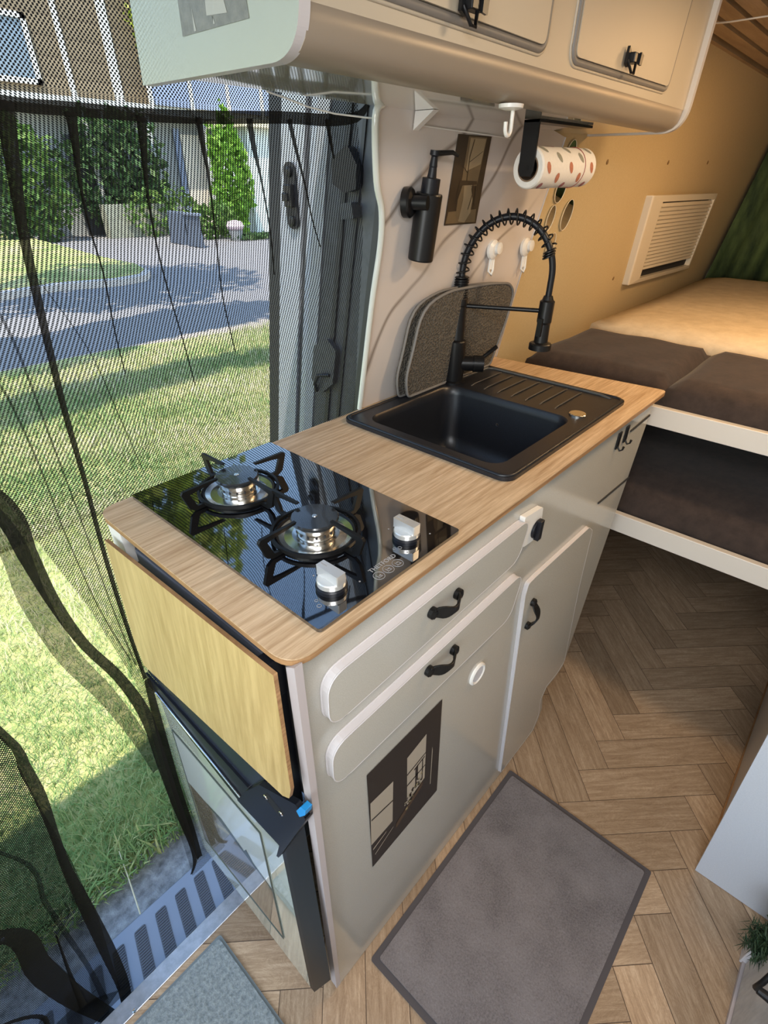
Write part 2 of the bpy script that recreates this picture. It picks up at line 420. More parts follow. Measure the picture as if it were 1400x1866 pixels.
struct(mb.build('trim_2'))
# catch plate and lining covers on the pillar
t = thing('door_latch_plate', 'black bolted catch plate on the silver door pillar behind the net', 'latch', (0.6000, 0.6879, 1.3468))
c0 = Vector((0.5940, 0.6804, 1.3489))
pl = [(c0.x, c0.y + a, c0.z + b) for a, b in rrect(-.017, -.056, .017, .056, .016)]
MB().prism(pl, (.004, 0, 0)).build('plate', black_plastic, t, .001)
mb = MB()
for b in (-.042, .040): MB().lathe((c0.x, c0.y, c0.z + b), [(.0, .0), (.009, 0), (.009, .004), (.004, .005)], 16, ax=(-1, 0, 0)).build('bolt', black_metal, t)
mb = MB().box((c0.x - .010, c0.y - .012, c0.z - .018), (c0.x, c0.y + .010, c0.z + .020)).box((c0.x - .014, c0.y - .004, c0.z - .008), (c0.x - .004, c0.y + .012, c0.z + .006))
mb.build('catch', black_metal, t, .002)
t = thing('belt_anchor_cover', 'dark rounded seat belt cover high on the door pillar behind the net', 'cover', (0.6000, 0.5385, 1.3757))
P = [(0.5850, 0.5504, 1.4076), (0.5850, 0.5111, 1.4285), (0.5850, 0.4885, 1.3995), (0.5850, 0.4923, 1.3643), (0.5850, 0.5199, 1.3580), (0.5850, 0.5501, 1.3714)]
MB().prism(P, (.03, 0, 0)).build('cover', black_plastic, t, .008)
MB().prism([(0.5800, 0.5311, 1.3412), (0.5800, 0.4988, 1.3455), (0.5800, 0.4943, 1.3208), (0.5800, 0.5253, 1.3176)], (.03, 0, 0)).build('buckle', dark_lining, t, .004)
t = thing('door_pull', 'dark moulded pull low on the pillar beside the worktop edge', 'handle', (0.6000, 0.6249, 0.9978))
MB().prism([(0.5900, 0.6363, 1.0713), (0.5900, 0.5918, 1.0932), (0.5900, 0.5659, 1.0726), (0.5900, 0.5814, 0.9974), (0.5900, 0.6243, 0.9642), (0.5900, 0.6517, 0.9941)], (.02, 0, 0)).build('cover', dark_lining, t, .006)
MB().tube([(0.5880, 0.6348, 0.9700), (0.5800, 0.6294, 0.9913), (0.5800, 0.6164, 1.0118), (0.5880, 0.5886, 1.0161)], .004).build('loop', black_plastic, t)

# aluminium threshold and black plastic entry step
sill = struct(MB().box((-1.6, SILL_Y - .012, -.03), (.60, SILL_Y + .024, .003)).build('trim_3', alu, bevel=.0015), None)
t = thing('step_screw', 'small screw head in the aluminium threshold, nearer the curtain hem', 'screw', (-0.2760, 0.3062, 0.0030), 'threshold screws')
s0 = MB().lathe(Vector(t.location), [(.0042, 0), (.0036, .0012), (.0015, .0006), (0, .0006)], 16).build('head', steel, t)
t2 = t.copy(); C.objects.link(t2); s1_ = s0.copy(); C.objects.link(s1_); s1_.parent = t2; t2.location = (-0.1331, 0.3223, 0.0030)
t2['label'] = 'small screw head in the aluminium threshold, beside the blue-grey mat corner'
st = thing('entry_step', 'blue-grey plastic entry step with slanted ribbed insets below the doorway', 'step', (-.3, .45, -.2))
SY0, SY1, SZ = .345, .562, -.2
MB().box((-1.4, SY0 - .03, SZ - .02), (.5, SY1, SZ)).box((-1.4, SY1 - .006, SZ - .06), (.5, SY1, SZ)).box((-1.4, SY0 - .03, SZ), (.5, SY0 - .015, -.03)).build('tread', step_plastic, st, .003)
ins = MB()
for k in range(-17, 9):
    xc = -.045 + k * .0555
    P = [(xc - .000, SY0 + .008), (xc + .030, SY0 + .008), (xc + .078, SY1 - .028), (xc + .048, SY1 - .028)]
    if P[0][0] < -1.3 or P[2][0] > .48: continue
    q = round_poly([(P[0][0], P[0][1]), (P[1][0], P[1][1]), (P[2][0], P[2][1]), (P[3][0], P[3][1])], .008, 3)
    ins.prism([(a, b, SZ + .0004) for a, b in q], (0, 0, .0008))
    n = 30
    for j in range(n):
        f_ = (j + .5) / n; y = P[0][1] + (P[2][1] - P[0][1]) * f_; xa = P[0][0] + .048 * f_ + .002; xb = P[1][0] + .048 * f_ - .002
        ins.box((xa, y - .0016, SZ + .001), (xb, y + .0010, SZ + .0032), step_rib)
ins.mats = [black_plastic if m_ is None else m_ for m_ in ins.mats]
ins.build('ribbed_inset', step_rib, st)

# ------------------------------------------------------------------ kitchen block
K = thing('kitchen_cabinet', 'grey laminate kitchen unit with rounded raised drawer fronts under the oak worktop', 'cabinet', (.5, .2, 0))
FY = .0265
# front panel outline (leans follow the built unit; far lower corner is cut away at the wheel arch)
fp = [(0.0135, 0.0265, 0.9824), (0.0141, 0.0265, 0.0255), (0.6432, 0.0265, -0.0351), (0.8352, 0.0265, -0.0004), (0.8522, 0.0265, 0.0383), (0.8596, 0.0265, 0.0830), (0.8355, 0.0265, 0.1564), (0.8508, 0.0265, 0.1855), (0.9032, 0.0265, 0.1814), (0.9472, 0.0265, 0.1936), (1.0195, 0.0265, 0.7492), (1.0536, 0.0265, 0.9526)]
fp[0] = (fp[0][0], fp[0][1], .9905); fp[-1] = (fp[-1][0], fp[-1][1], .9905)
fp[1] = (fp[1][0], fp[1][1], max(fp[1][2], .002)); fp[2] = (fp[2][0], FY, .008)
MB().prism(fp, (0, .016, 0)).build('front_panel', cab_paint, K, .001)
MB().box((.002, FY + .001, .002), (.016, .40, .984)).build('side_panel', side_strip, K) if False else None
# near end: the panel edge, then an open dark niche with the fold-up leaf and fridge in it
MB().prism([(0.0040, 0.0139, 0.9971), (0.0040, 0.0274, 0.9882), (0.0040, 0.0266, 0.0991), (0.0040, 0.0120, 0.0892)], (.010, 0, 0)).build('side_panel', side_strip, K)
MB().box((.017, FY + .017, .72), (.03, .41, .983)).build('inner_back', dark_void, K)
MB().box((.03, .40, .004), (.95, .41, .983)).build('back_panel', lin, K)
MB().box((.004, .375, .93), (.03, .412, .983)).build('end_bracket', white_plastic, K)
MB().box((.005, .055, .945), (.017, .34, .975)).build('hinge_rail', mat('slate_rail', (.10, .11, .14), .4), K)
MB().box((-.004, .048, .925), (.016, .066, .98)).box((0, .05, .70), (.016, .062, .925)).build('hinge', black_plastic, K, .001)
MB().box((.93, FY + .017, .25), (.945, .40, .983)).build('far_side_panel', cab_paint, K)
MB().box((.93, .12, .003), (.945, .40, .25)).build('wheel_arch_panel', dark_void, K)
def xz(seq): return [(a[0], a[2]) for a in seq]
def front_plate(name, outline, y0, y1, m, parent, rs=0, bevel=.002, side=None, **k):
    q = round_poly(outline, rs, 7) if rs else outline
    return MB().prism([(x, y0, z) for x, z in q], (0, y1 - y0, 0), m, side).build(name, m, parent, bevel, 3, **k)
# two raised drawer fronts, white edged
def raised(name, P, r, parent, label=None):
    tr_ = front_plate(name, P, FY - .0005, FY - .013, cab_paint, parent, r, .0022, trim_white)
    if label: tr_['label'] = label
    q = round_poly(P, r, 7); loop = [(x, FY - .0010, z) for x, z in q]
    MB().tube(loop + loop[:2], .0014, 8, cap=False).build('edge_trim', trim_white, tr_)
    loop = [(x, FY - .0125, z) for x, z in q]; MB().tube(loop + loop[:2], .0009, 6, cap=False).build('front_bead', trim_white, tr_)
    return tr_
d1 = raised('drawer', xz([(0.0411, 0.0135, 0.8627), (0.0429, 0.0265, 0.9429), (0.4788, 0.0265, 0.9407), (0.4611, 0.0135, 0.8675)]), .028, K, 'top drawer front under the hob')
d2 = raised('drawer', xz([(0.0404, 0.0135, 0.7420), (0.0415, 0.0265, 0.8208), (0.4934, 0.0265, 0.8233), (0.4730, 0.0135, 0.7319)]), .028, K, 'second drawer front')
def crawl_handle(parent, A, B, bow=.013, name='handle'):   # wavy strap handle between two screw pads
    A, B = Vector(A), Vector(B); ax = (B - A); L_ = ax.length; ax.normalize(); out = Vector((0, -1, 0)); n = 18
    up = ax.cross(out).normalized(); h = MB(); vs = []
    for i in range(n + 1):
        t_ = i / n
        lift = .004 + bow * (math.sin(PI * min(1, max(0, (t_ - .14) / .72))) ** .8 if .14 < t_ < .86 else 0)
        wv = .0075 - .0022 * math.cos(4 * PI * t_) * 1 if .1 < t_ < .9 else .0085
        if t_ in (0, 1): wv = .0035
        c_ = A + ax * L_ * t_ + out * lift
        vs += [c_ + up * wv, c_ + up * wv + out * .0035, c_ - up * wv + out * .0035, c_ - up * wv]
    fs = [(0, 1, 2, 3), tuple(4 * n + k for k in (3, 2, 1, 0))]
    for i in range(n):
        for k in range(4): j = (k + 1) % 4; fs.append((4 * i + k, 4 * i + 4 + k, 4 * i + 4 + j, 4 * i + j))
    h.add(vs, fs, None, False)
    for e in (A + ax * L_ * .07, B - ax * L_ * .07): h.lathe(e, [(.0085, 0), (.0085, .006), (.0045, .0085), (0, .009)], 14, ax=(0, -1, 0))
    bmh = bmesh.new()
    o = h.build(name, black_iron, parent, .001)
    bmh.from_mesh(o.data); bmesh.ops.recalc_face_normals(bmh, faces=bmh.faces); bmh.to_mesh(o.data); bmh.free()
    return o
crawl_handle(d1, (0.2178, 0.0130, 0.9192), (0.2845, 0.0130, 0.9136))
crawl_handle(d2, (0.2207, 0.0130, 0.8058), (0.2923, 0.0130, 0.7979))
# curved cupboard door
dp = xz([(0.6236, 0.0265, 0.0443), (0.5344, 0.0265, 0.7404), (0.5386, 0.0265, 0.7658), (0.5672, 0.0265, 0.7669), (0.8069, 0.0265, 0.7585), (0.8356, 0.0265, 0.7370), (0.8570, 0.0265, 0.5571), (0.9179, 0.0265, 0.2438), (0.8846, 0.0265, 0.2258), (0.8152, 0.0265, 0.2272), (0.7972, 0.0265, 0.1903), (0.8165, 0.0265, 0.1005), (0.7994, 0.0265, 0.0459)])
dr = front_plate('door', dp, FY - .0005, FY - .008, cab_paint, K, .006, .002, trim_white)
loop = [(x, FY - .0075, z) for x, z in round_poly(dp, .006, 7)]
MB().tube(loop + loop[:2], .0009, 6, cap=False).build('front_bead', trim_white, dr)
loop = [(x, FY - .0010, z) for x, z in round_poly(dp, .006, 7)]
MB().tube(loop + loop[:2], .0017, 8, cap=False).build('edge_trim', trim_white, dr)
crawl_handle(dr, (0.5700, 0.0180, 0.6347), (0.5729, 0.0180, 0.7051))
# far drawers: slotted finger gaps
def strip(a, b, th, name, m, y=FY):
    a, b = Vector((a[0], 0, a[2])), Vector((b[0], 0, b[2]))
    return MB().prism([(a.x, y + .001, a.z), (b.x, y + .001, b.z), (b.x, y + .001, b.z + th), (a.x, y + .001, a.z + th)], (0, -.0035, 0)).build(name, m, K)
strip((0.8442, 0.0265, 0.7991), (1.0299, 0.0265, 0.7891), .004, 'drawer_gap', dark_void)
strip((0.9299, 0.0265, 0.9399), (1.0447, 0.0265, 0.9421), .004, 'drawer_gap', dark_void)
# round air vent
vc = Vector((0.4042, 0.0265, 0.6321))
vt = MB().lathe(vc, [(.0235, 0), (.0235, .003), (.020, .005), (.0165, .003), (.0165, -.001), (0, -.001)], 28, ax=(0, -1, 0)).build('air_vent', white_plastic, K)
g = MB()
for i in range(-4, 5):
    hw = math.sqrt(.0165 ** 2 - (i * .0034) ** 2); g.box((vc.x + i * .0034 - .0009, vc.y - .0035, vc.z - hw), (vc.x + i * .0034 + .0009, vc.y - .001, vc.z + hw))
g.build('grille', trim_white, vt)
# light switch with black rotary
sw = thing('rotary_switch', 'white square switch plate with round black knob beside the top drawer', 'switch', (0.5339, 0.0265, 0.8859))
front_plate('plate', xz([(0.4766, 0.0160, 0.8834), (0.4630, 0.0160, 0.9476), (0.5250, 0.0160, 0.9395), (0.5370, 0.0160, 0.8766)]), FY - .0005, FY - .010, white_plastic, sw, .004, .002)
kc = Vector((0.5119, 0.0140, 0.9036))
MB().lathe(kc + Vector((0, .002, 0)), [(.017, 0), (.0165, .004), (.0, .0045)], 24, ax=(0, -1, 0)).box((kc.x - .006, kc.y - .008, kc.z - .019), (kc.x + .006, kc.y + .001, kc.z + .019)).build('knob', black_plastic, sw, .001)
# two black hooks
for i, (a, lb) in enumerate((((0.8617, 0.0265, 0.9471), 'black metal hook on the cabinet front, nearer the hob'), ((0.9019, 0.0265, 0.9487), 'black metal hook on the cabinet front, nearer the bed'))):
    x, y, z = a
    h = thing('metal_hook', lb, 'hook', (x, y, z), 'hooks under the worktop edge')
    MB().box((x - .008, FY - .0035, z - .022), (x + .008, FY - .0005, z + .014)).build('plate', black_metal, h, .001)
    MB().tube([(x, FY - .002, z - .016), (x, FY - .009, z - .025), (x, FY - .014, z - .021), (x, FY - .015, z - .014)], [.0022, .002, .0018, .0026], 8).build('prong', black_metal, h)
# photographic sticker on the lower front
st_ = thing('photo_sticker', 'dark photo sticker of tall windows and a table on the cabinet front', 'sticker', (0.2077, 0.0265, 0.5178))
q00, q10, q11, q01 = [Vector(v_) for v_ in ((0.1216, 0.0260, 0.3643), (0.3110, 0.0260, 0.3639), (0.2938, 0.0260, 0.6647), (0.1108, 0.0260, 0.6688))]
def bil(u, v, off=0):
    p = (q00 * (1 - u) + q10 * u) * (1 - v) + (q01 * (1 - u) + q11 * u) * v; return (p.x, FY - .0009 - off, p.z)
ink = mat('dark_print_ink', (.020, .014, .011), .45); pale = mat('pale_print', (.40, .35, .28), .5); midp = mat('umber_print', (.07, .04, .02), .5); flw = mat('faded_flower_print', (.30, .25, .13), .5)
pm = MB(); pm.add([bil(0, 0), bil(1, 0), bil(1, 1), bil(0, 1)], [(0, 1, 2, 3)], ink)
def pq(a, b, c, d, m_, o_=.0003): pm.add([bil(*a, o_), bil(*b, o_), bil(*c, o_), bil(*d, o_)], [(0, 1, 2, 3)], m_)
pq((.0, .28), (.29, .28), (.31, .70), (.02, .72), pale)
pq((.50, .30), (.77, .36), (.775, .82), (.50, .78), pale)
pq((.02, .535), (.31, .50), (.31, .513), (.02, .55), ink, .0005)
pq((.50, .60), (.775, .63), (.775, .642), (.50, .615), ink, .0005)
pq((.50, .485), (.775, .50), (.775, .512), (.50, .50), ink, .0005)
pq((.62, .36), (.66, .36), (.66, .60), (.62, .58), ink, .0005); pq((.72, .38), (.735, .38), (.735, .60), (.72, .60), ink, .0005)
pq((.60, .575), (.76, .60), (.76, .615), (.60, .59), ink, .0005)
pq((.34, .14), (.74, .30), (.74, .345), (.34, .20), midp, .0004)
r_ = random.Random(5)
for _ in range(46):
    u = r_.uniform(.46, .72); v = .25 + (u - .46) * .55 + r_.uniform(-.03, .075); s_ = r_.uniform(.006, .016)
    pq((u - s_, v - s_ * .7), (u + s_, v - s_), (u + s_, v + s_), (u - s_, v + s_ * .6), r_.choice([flw, flw, pale, ink]), .0006)
pq((.865, .20), (.875, .20), (.885, .58), (.875, .62), pale); pq((.02, .20), (.20, .235), (.205, .243), (.02, .215), pale)
pq((.04, .12), (.30, .20), (.30, .206), (.04, .13), pale, .0004)
pm.build('print', None, st_)

# ------------------------------------------------------------------ oak worktop with sink cut-out
W = thing('worktop', 'light oak worktop with rounded front corners over the kitchen unit', 'worktop', (.5, .2, 1))
outer = round_poly([(0, .014), (1.064, .010), (1.022, .427), (.0, .427)], [.032, .018, .004, .03], 8)
hole = [(x, y) for x, y in rrect(.468, .082, .752, .375, .02)]
mbw, loops = plate_with_holes(outer, [hole], .9915, 1.0); side_walls(mbw, loops, .9915, 1.0, None)
mbw.mats = []; mbw.m = [0] * len(mbw.m)
wt = mbw.build('oak_top', oak_top, W)
MB().prism([(x, y, .9835) for x, y in round_poly([(.001, .001), (1.054, .001), (1.021, .4), (.001, .4)], [.035, .018, .004, .03], 8)], (0, 0, .003)).build('underside_lip', oak_edge, W) if False else None
m2 = MB(); side_walls(m2, [[Vector((x * 1.0004 - .0002, y * 1.0004 - .0004, 0)) for x, y in outer]], .9914, .9985); m2.build('edge_band', oak_edge, W)

# ------------------------------------------------------------------ sink
S = thing('sink', 'black granite sink with ridged drainer let into the oak worktop', 'sink', (.69, .22, 1))
SX0, SX1, SY_0, SY_1 = .4505, .9245, .047, .409
rim_o = rrect(SX0, SY_0, SX1, SY_1, .022, 8); bowl = rrect(.478, .084, .748, .372, .03, 8)
mbs, loops = plate_with_holes(rim_o, [bowl], 1.0005, 1.007); side_walls(mbs, loops, 1.0005, 1.007)
# bowl
rings = []
for (ins_, z) in ((0, 1.007), (.003, 1.0035), (.005, .99), (.010, .90), (.020, .868), (.045, .858), (.10, .855)):
    r0 = .03 + ins_ * .5; rings.append([(x, y, z) for x, y in rrect(.478 + ins_, .084 + ins_, .748 - ins_, .372 - ins_, max(.012, r0 if ins_ < .05 else .03), 8)])
n = len(rings[0]); vs = [v_ for R in rings for v_ in R]
fs = [(i * n + j, (i + 1) * n + j, (i + 1) * n + (j + 1) % n, i * n + (j + 1) % n) for i in range(len(rings) - 1) for j in range(n)]
mbs.add(vs, fs, None, True); mbs.add(rings[-1], [tuple(range(n))], None)
bw = mbs.build('basin', sink_mat, S)
# raised lip round the rim, and drainer ridges running along the unit
lip = MB()
def closed_tube(mb_, P, r, m=None): mb_.tube(P + [P[0], P[1]], r, 8, m, cap=False)
closed_tube(lip, [(x, y, 1.0065) for x, y in rrect(SX0 + .005, SY_0 + .005, SX1 - .005, SY_1 - .005, .02, 8)], .0035)
lip.build('rim', sink_mat, S)
dr_ = MB()
for k in range(7):
    y = .135 + k * .033; dr_.tube([(.772, y, 1.0065), (.785, y, 1.0086), (.885, y, 1.0086), (.897, y, 1.0068)], .0016, 6)
dr_.tube([(.905, .075, 1.006), (.91, .10, 1.0085), (.91, .36, 1.0085), (.900, .375, 1.0085), (.77, .378, 1.0085)], .0032, 8)
dr_.build('drainer_ridges', mat('worn_grey_ridge', (.07, .068, .064), .35), S)
pc = Vector((0.7726, 0.0870, 1.0080))
MB().lathe((pc.x, pc.y, 1.007), [(.0165, 0), (.0165, .0025), (.0150, .0035), (0, .0038)], 28).build('plug_button', steel, S)
oc = Vector((0.7450, 0.2396, 0.9526))
ov = MB().lathe((.7445, oc.y, oc.z), [(.014, 0), (.014, .002), (.0105, .003), (.0105, .001), (0, .001)], 24, ax=(-1, 0, 0)).build('overflow', chrome, S)
MB().lathe((.7435, oc.y, oc.z), [(.0035, 0), (.0035, .003), (0, .004)], 14, ax=(-1, 0, 0)).box((.7415, oc.y - .009, oc.z - .001), (.7435, oc.y + .009, oc.z + .001)).box((.7415, oc.y - .001, oc.z - .009), (.7435, oc.y + .001, oc.z + .009)).build('overflow_cross', chrome, ov)
MB().lathe((.61, .23, .8555), [(.035, 0), (.034, .003), (.022, .001), (0, .001)], 28).build('drain', chrome, S)
# black tap with sprung hose
T = thing('spring_tap', 'tall matt black spring-neck tap on the back edge of the sink', 'tap', (.768, .378, 1.007))
bx_, by_ = .768, .378
MB().lathe((bx_, by_, 1.007), [(.026, 0), (.026, .004), (.0205, .006), (.0205, .088), (.019, .090), (.0145, .092), (.0145, .158), (.0160, .160), (.0160, .172), (.0145, .174), (.0125, .176), (.0125, .205)], 28).build('body', black_metal, T)
cl = MB()
for k in range(9): cl.lathe((bx_, by_, 1.180 + k * .0046), [(.0125, 0), (.0150, .0012), (.0150, .0026), (.0125, .0038)], 24)
cl.build('coil_sleeve', black_metal, T)
bar_end = Vector((.844, .223, 1.166)); dirv = Vector((bar_end.x - bx_, bar_end.y - by_, 0)); span = dirv.length; dirv.normalize()
arc = []
for i in range(41):
    th = PI * i / 40; c_ = Vector((bx_, by_, 1.225)) + dirv * (span / 2) * (1 - math.cos(th)) + Vector((0, 0, 1)) * (.100 * math.sin(th)); arc.append(c_)
hose = [Vector((bx_, by_, 1.20))] + arc + [Vector((bar_end.x, bar_end.y, 1.20)), Vector((bar_end.x, bar_end.y, 1.170))]
MB().tube(hose, .0062, 14).build('hose', black_plastic, T)
sp = []; L_ = arc[:34]; turns = 16; ns = turns * 14
for i in range(ns + 1):
    f_ = i / ns * (len(L_) - 1); a_ = int(min(f_, len(L_) - 2)); q_ = f_ - a_; c_ = L_[a_].lerp(L_[a_ + 1], q_); tg = (L_[a_ + 1] - L_[a_]).normalized()
    n1 = tg.cross(Vector((-dirv.y, dirv.x, 0))).normalized(); n2_ = tg.cross(n1); ph = 2 * PI * turns * i / ns
    sp.append(c_ + (n1 * math.cos(ph) + n2_ * math.sin(ph)) * .0125)
MB().tube(sp, .0016, 6).build('spring', black_metal, T)
ec = MB()
for k in range(3): ec.lathe(arc[33] + Vector((0, 0, -.004 - k * .0045)), [(.008, 0), (.0125, .001), (.0125, .003), (.008, .004)], 20, ax=(arc[34] - arc[33]))
ec.build('spring_collar', black_metal, T)
MB().tube([(bx_, by_, 1.166), (bar_end.x, bar_end.y, 1.166)], .0042, 12).lathe((bar_end.x, bar_end.y, 1.158), [(.0135, 0), (.0135, .014)], 20).build('support_bar', black_metal, T)
hd = Vector((bar_end.x, bar_end.y, 1.092))
MB().lathe(hd, [(.0225, 0), (.0225, .011), (.0205, .013), (.0140, .015), (.0130, .050), (.0145, .054), (.0145, .092), (.0110, .095), (.0085, .102)], 28).box((hd.x - .019, hd.y - .005, hd.z + .028), (hd.x - .010, hd.y + .005, hd.z + .062)).build('spray_head', black_metal, T)
lv = Vector((bx_, by_, 1.048)); e1 = lv + Vector((.030, -.040, .0))
ldir = Vector((.62, -.78, 0)).normalized()
MB().tube([lv, lv + ldir * .062], .0155, 20).tube([lv + ldir * .040, lv + ldir * .062], .0175, 20).build('valve', black_metal, T)
lever0 = lv + ldir * .052
MB().tube([lever0, lever0 + Vector((.006, -.006, .014)), (0.8400, 0.3215, 1.0794)], [.005, .0042, .0048], 12).build('lever', black_metal, T)

# ------------------------------------------------------------------ gas hob
H = thing('gas_hob', 'black glass two-burner gas hob on the oak worktop by the doorway', 'hob', (.17, .22, 1))
hx0, hx1, hy0, hy1 = .0485, .2935, .0265, .4225
glass = MB().prism([(x, y, 1.0006) for x, y in rrect(hx0, hy0, hx1, hy1, .005, 4)], (0, 0, .0048)).build('glass', black_gloss, H, .001)
BZ = 1.0055
def burner(cx, cy):
    rg = MB().lathe((cx, cy, BZ), [(.0520, 0), (.0530, .003), (.0500, .0055), (.0470, .0035)], 40, closed=False).build('burner_ring', black_metal, H)
    MB().lathe((cx, cy, BZ), [(.0470, .0035), (.0400, .0010), (.0300, .0030), (.0240, .0030)], 40, closed=False).build('drip_dish', steel, rg)
    hd_ = MB().lathe((cx, cy, BZ + .003), [(.0235, 0), (.0225, .006), (.0240, .0075), (.0255, .012), (.0265, .0165), (.0250, .018)], 36).build('burner_head', steel, H)
    sl = MB()
    for k in range(14):
        a = 2 * PI * k / 14; sl.lathe((cx + .0238 * math.cos(a), cy + .0238 * math.sin(a), BZ + .0085), [(.0016, 0), (.0016, .0028)], 6)
    sl.build('flame_port', dark_void, hd_)
    cp = MB().lathe((cx, cy, BZ + .0225), [(.0265, 0), (.0300, .0010), (.0305, .0035), (.0290, .0052), (.0, .0058)], 40).build('burner_cap', mat('enamel_cap', (.022, .025, .028), .16, coat=.5), H)
    MB().lathe((cx, cy, BZ + .028), [(.0036, 0), (.0030, .0008), (0, .0008)], 16).build('cap_rivet', steel, cp)
    ps = MB()
    for k in range(4):
        a = k * PI / 2; e = Vector((math.cos(a), math.sin(a), 0)); n_ = Vector((-e.y, e.x, 0)) * .0022
        out_ = [(.030, .0345), (.046, .0345), (.083, .0340), (.086, .0300), (.078, .0060), (.070, .0010), (.052, .0010), (.052, .0060), (.0665, .0070), (.0745, .0265), (.060, .0290), (.046, .0300), (.032, .0315)]
        ps.prism([Vector((cx, cy, BZ)) + e * r + Vector((0, 0, z)) - n_ for r, z in out_], n_ * 2)
    ps.lathe((cx, cy, BZ + .004), [(.0535, 0), (.0570, 0), (.0570, .005), (.0535, .005), (.0535, 0)], 40, closed=False)
    ps.build('pan_support', black_iron, H, .0008)
    MB().tube([(cx + .036, cy + .004, BZ), (cx + .036, cy + .004, BZ + .018)], .0016, 8).build('igniter', white_plastic, H)
burner(.160, .156); burner(.158, .318)
for (kx, ky) in ((.2315, .066), (.1025, .066)):
    kb = MB().lathe((kx, ky, BZ), [(.0180, 0), (.0180, .0045), (.0165, .006), (.0165, .007)], 32).build('knob_base', black_plastic, H)
    MB().lathe((kx, ky, BZ + .0070), [(.0165, 0), (.0165, .0055), (.0155, .0068), (0, .0068)], 32).prism([(kx + a, ky + b, BZ + .0130) for a, b in ((-.0065, -.0165), (.0065, -.0165), (.0060, .0175), (-.0060, .0175))], (0, 0, .0130)).build('knob', knob_silver, H, .0012)
    MB().box((kx - .0006, ky + .006, BZ + .0262), (kx + .0006, ky + .016, BZ + .0265)).build('pointer_line', grey_print, kb)
from mathutils import Euler
text_mesh('THETFORD', .0088, Vector(((0.1504, 0.0506, 1.0057)[0], (0.1504, 0.0506, 1.0057)[1], BZ + .0001)), Euler((0, 0, 0)), grey_print, H)
ic = MB()
for k in range(3):
    cx, cy = ((0.1527, 0.0407, 1.0057), (0.1689, 0.0409, 1.0057), (0.1849, 0.0403, 1.0057))[k][:2]
    ring = [(cx + .0068 * math.cos(2 * PI * j / 28), cy + .0068 * math.sin(2 * PI * j / 28), BZ + .0002) for j in range(28)]
    ic.tube(ring + ring[:2], .00035, 4, cap=False)
    ic.box((cx - .0035, cy - .003, BZ), (cx + .0035, cy - .0024, BZ + .0003)); ic.box((cx - .0028, cy - .0022, BZ), (cx - .0022, cy + .0025, BZ + .0003)); ic.box((cx + .0022, cy - .0022, BZ), (cx + .0028, cy + .0015, BZ + .0003))
    ic.box((cx - .001, cy - .001 + k * .001, BZ), (cx + .002, cy + k * .001, BZ + .0003))
ic.build('safety_pictograms', grey_print, H)
for (a, b, r) in ((.2035, .062, .0018), (.2100, .0585, .0024), (.0760, .062, .0018), (.0725, .0535, .0024)):
    ring = [(a + r * math.cos(2 * PI * j / 16), b + r * math.sin(2 * PI * j / 16), BZ + .0002) for j in range(16)]; MB().tube(ring + ring[:2], .0003, 4, cap=False).build('dial_mark', grey_print, H)
for kx in (.2315, .1025):
    for (dx, dy) in ((0, .030), (.028, -.016), (-.022, -.020)): MB().lathe((kx + dx, .066 + dy, BZ), [(.0012, 0), (.0012, .0002)], 6).build('dial_mark', grey_print, H)

# ------------------------------------------------------------------ fold-up oak leaf on the end of the unit
Fp = thing('folding_leaf', 'oak flap hanging folded down below the worktop end', 'flap', (0, .24, .83))
lf = [(x, y, z) for x, y, z in ((-0.0098, 0.4007, 0.9681), (-0.0089, 0.0311, 0.9846), (-0.0188, 0.0180, 0.8114), (-0.0200, 0.0225, 0.7902), (-0.0205, 0.0352, 0.7813), (-0.0225, 0.3441, 0.7465), (-0.0227, 0.3815, 0.7428), (-0.0204, 0.3946, 0.7831))]
MB().prism(lf, (.005, 0, 0), oak_flap, oak_edge).build('board', oak_flap, Fp, .0012)

# ------------------------------------------------------------------ fridge
R_ = thing('fridge', 'built-in fridge with mirror-gloss picture door and black frame under the flap', 'fridge', (.05, .2, 0))
fx = -.026
door_mirror = mat('glossy_door_face', (.50, .53, .44), .03, coat=1.0, spec=.8)
A0, A1, A2, A3 = [Vector(v_) for v_ in ((-0.0088, 0.4535, 0.6313), (-0.0105, 0.0738, 0.5617), (-0.0230, 0.0510, 0.0431), (-0.0224, 0.4386, 0.0659))]
MB().prism([A0, A1, A2, A3], (.006, 0, 0), door_mirror, black_plastic).build('door', door_mirror, R_)
# black casing edge of the door (faces the aisle)
MB().prism([(-0.0101, 0.0740, 0.5806), tuple(A2), (-0.0147, -0.0006, 0.2222), (-0.0031, 0.0265, 0.7039)], (0, .012, 0)).build('door_frame', mat('fridge_black', (.006, .006, .007), .3, spec=.12), R_, .001)
MB().prism([(.006, .06, .03), (.006, .38, .03), (.006, .38, .60), (.006, .06, .60)], (.010, 0, 0)).build('body', dark_void, R_)
# black top bar
B = [Vector(v_) for v_ in ((-0.0100, 0.4412, 0.6668), (-0.0103, 0.1452, 0.6525), (-0.0124, 0.1804, 0.5677), (-0.0108, 0.4411, 0.6329))]
MB().prism(B, (.004, 0, 0)).build('top_bar', black_plastic, R_, .002)
MB().prism([(-0.0059, 0.4397, 0.6701), (-0.0048, 0.3615, 0.7172), (-0.0041, 0.0776, 0.7463), (-0.0068, 0.1547, 0.6321)], (.004, 0, 0)).build('top_rail', mat('navy_black_rail', (.018, .022, .035), .25), R_, .001)
MB().tube([(-0.0126, 0.4100, 0.6430), (-0.0136, 0.1711, 0.5986)], .0022, 8).build('chrome_strip', chrome, R_)
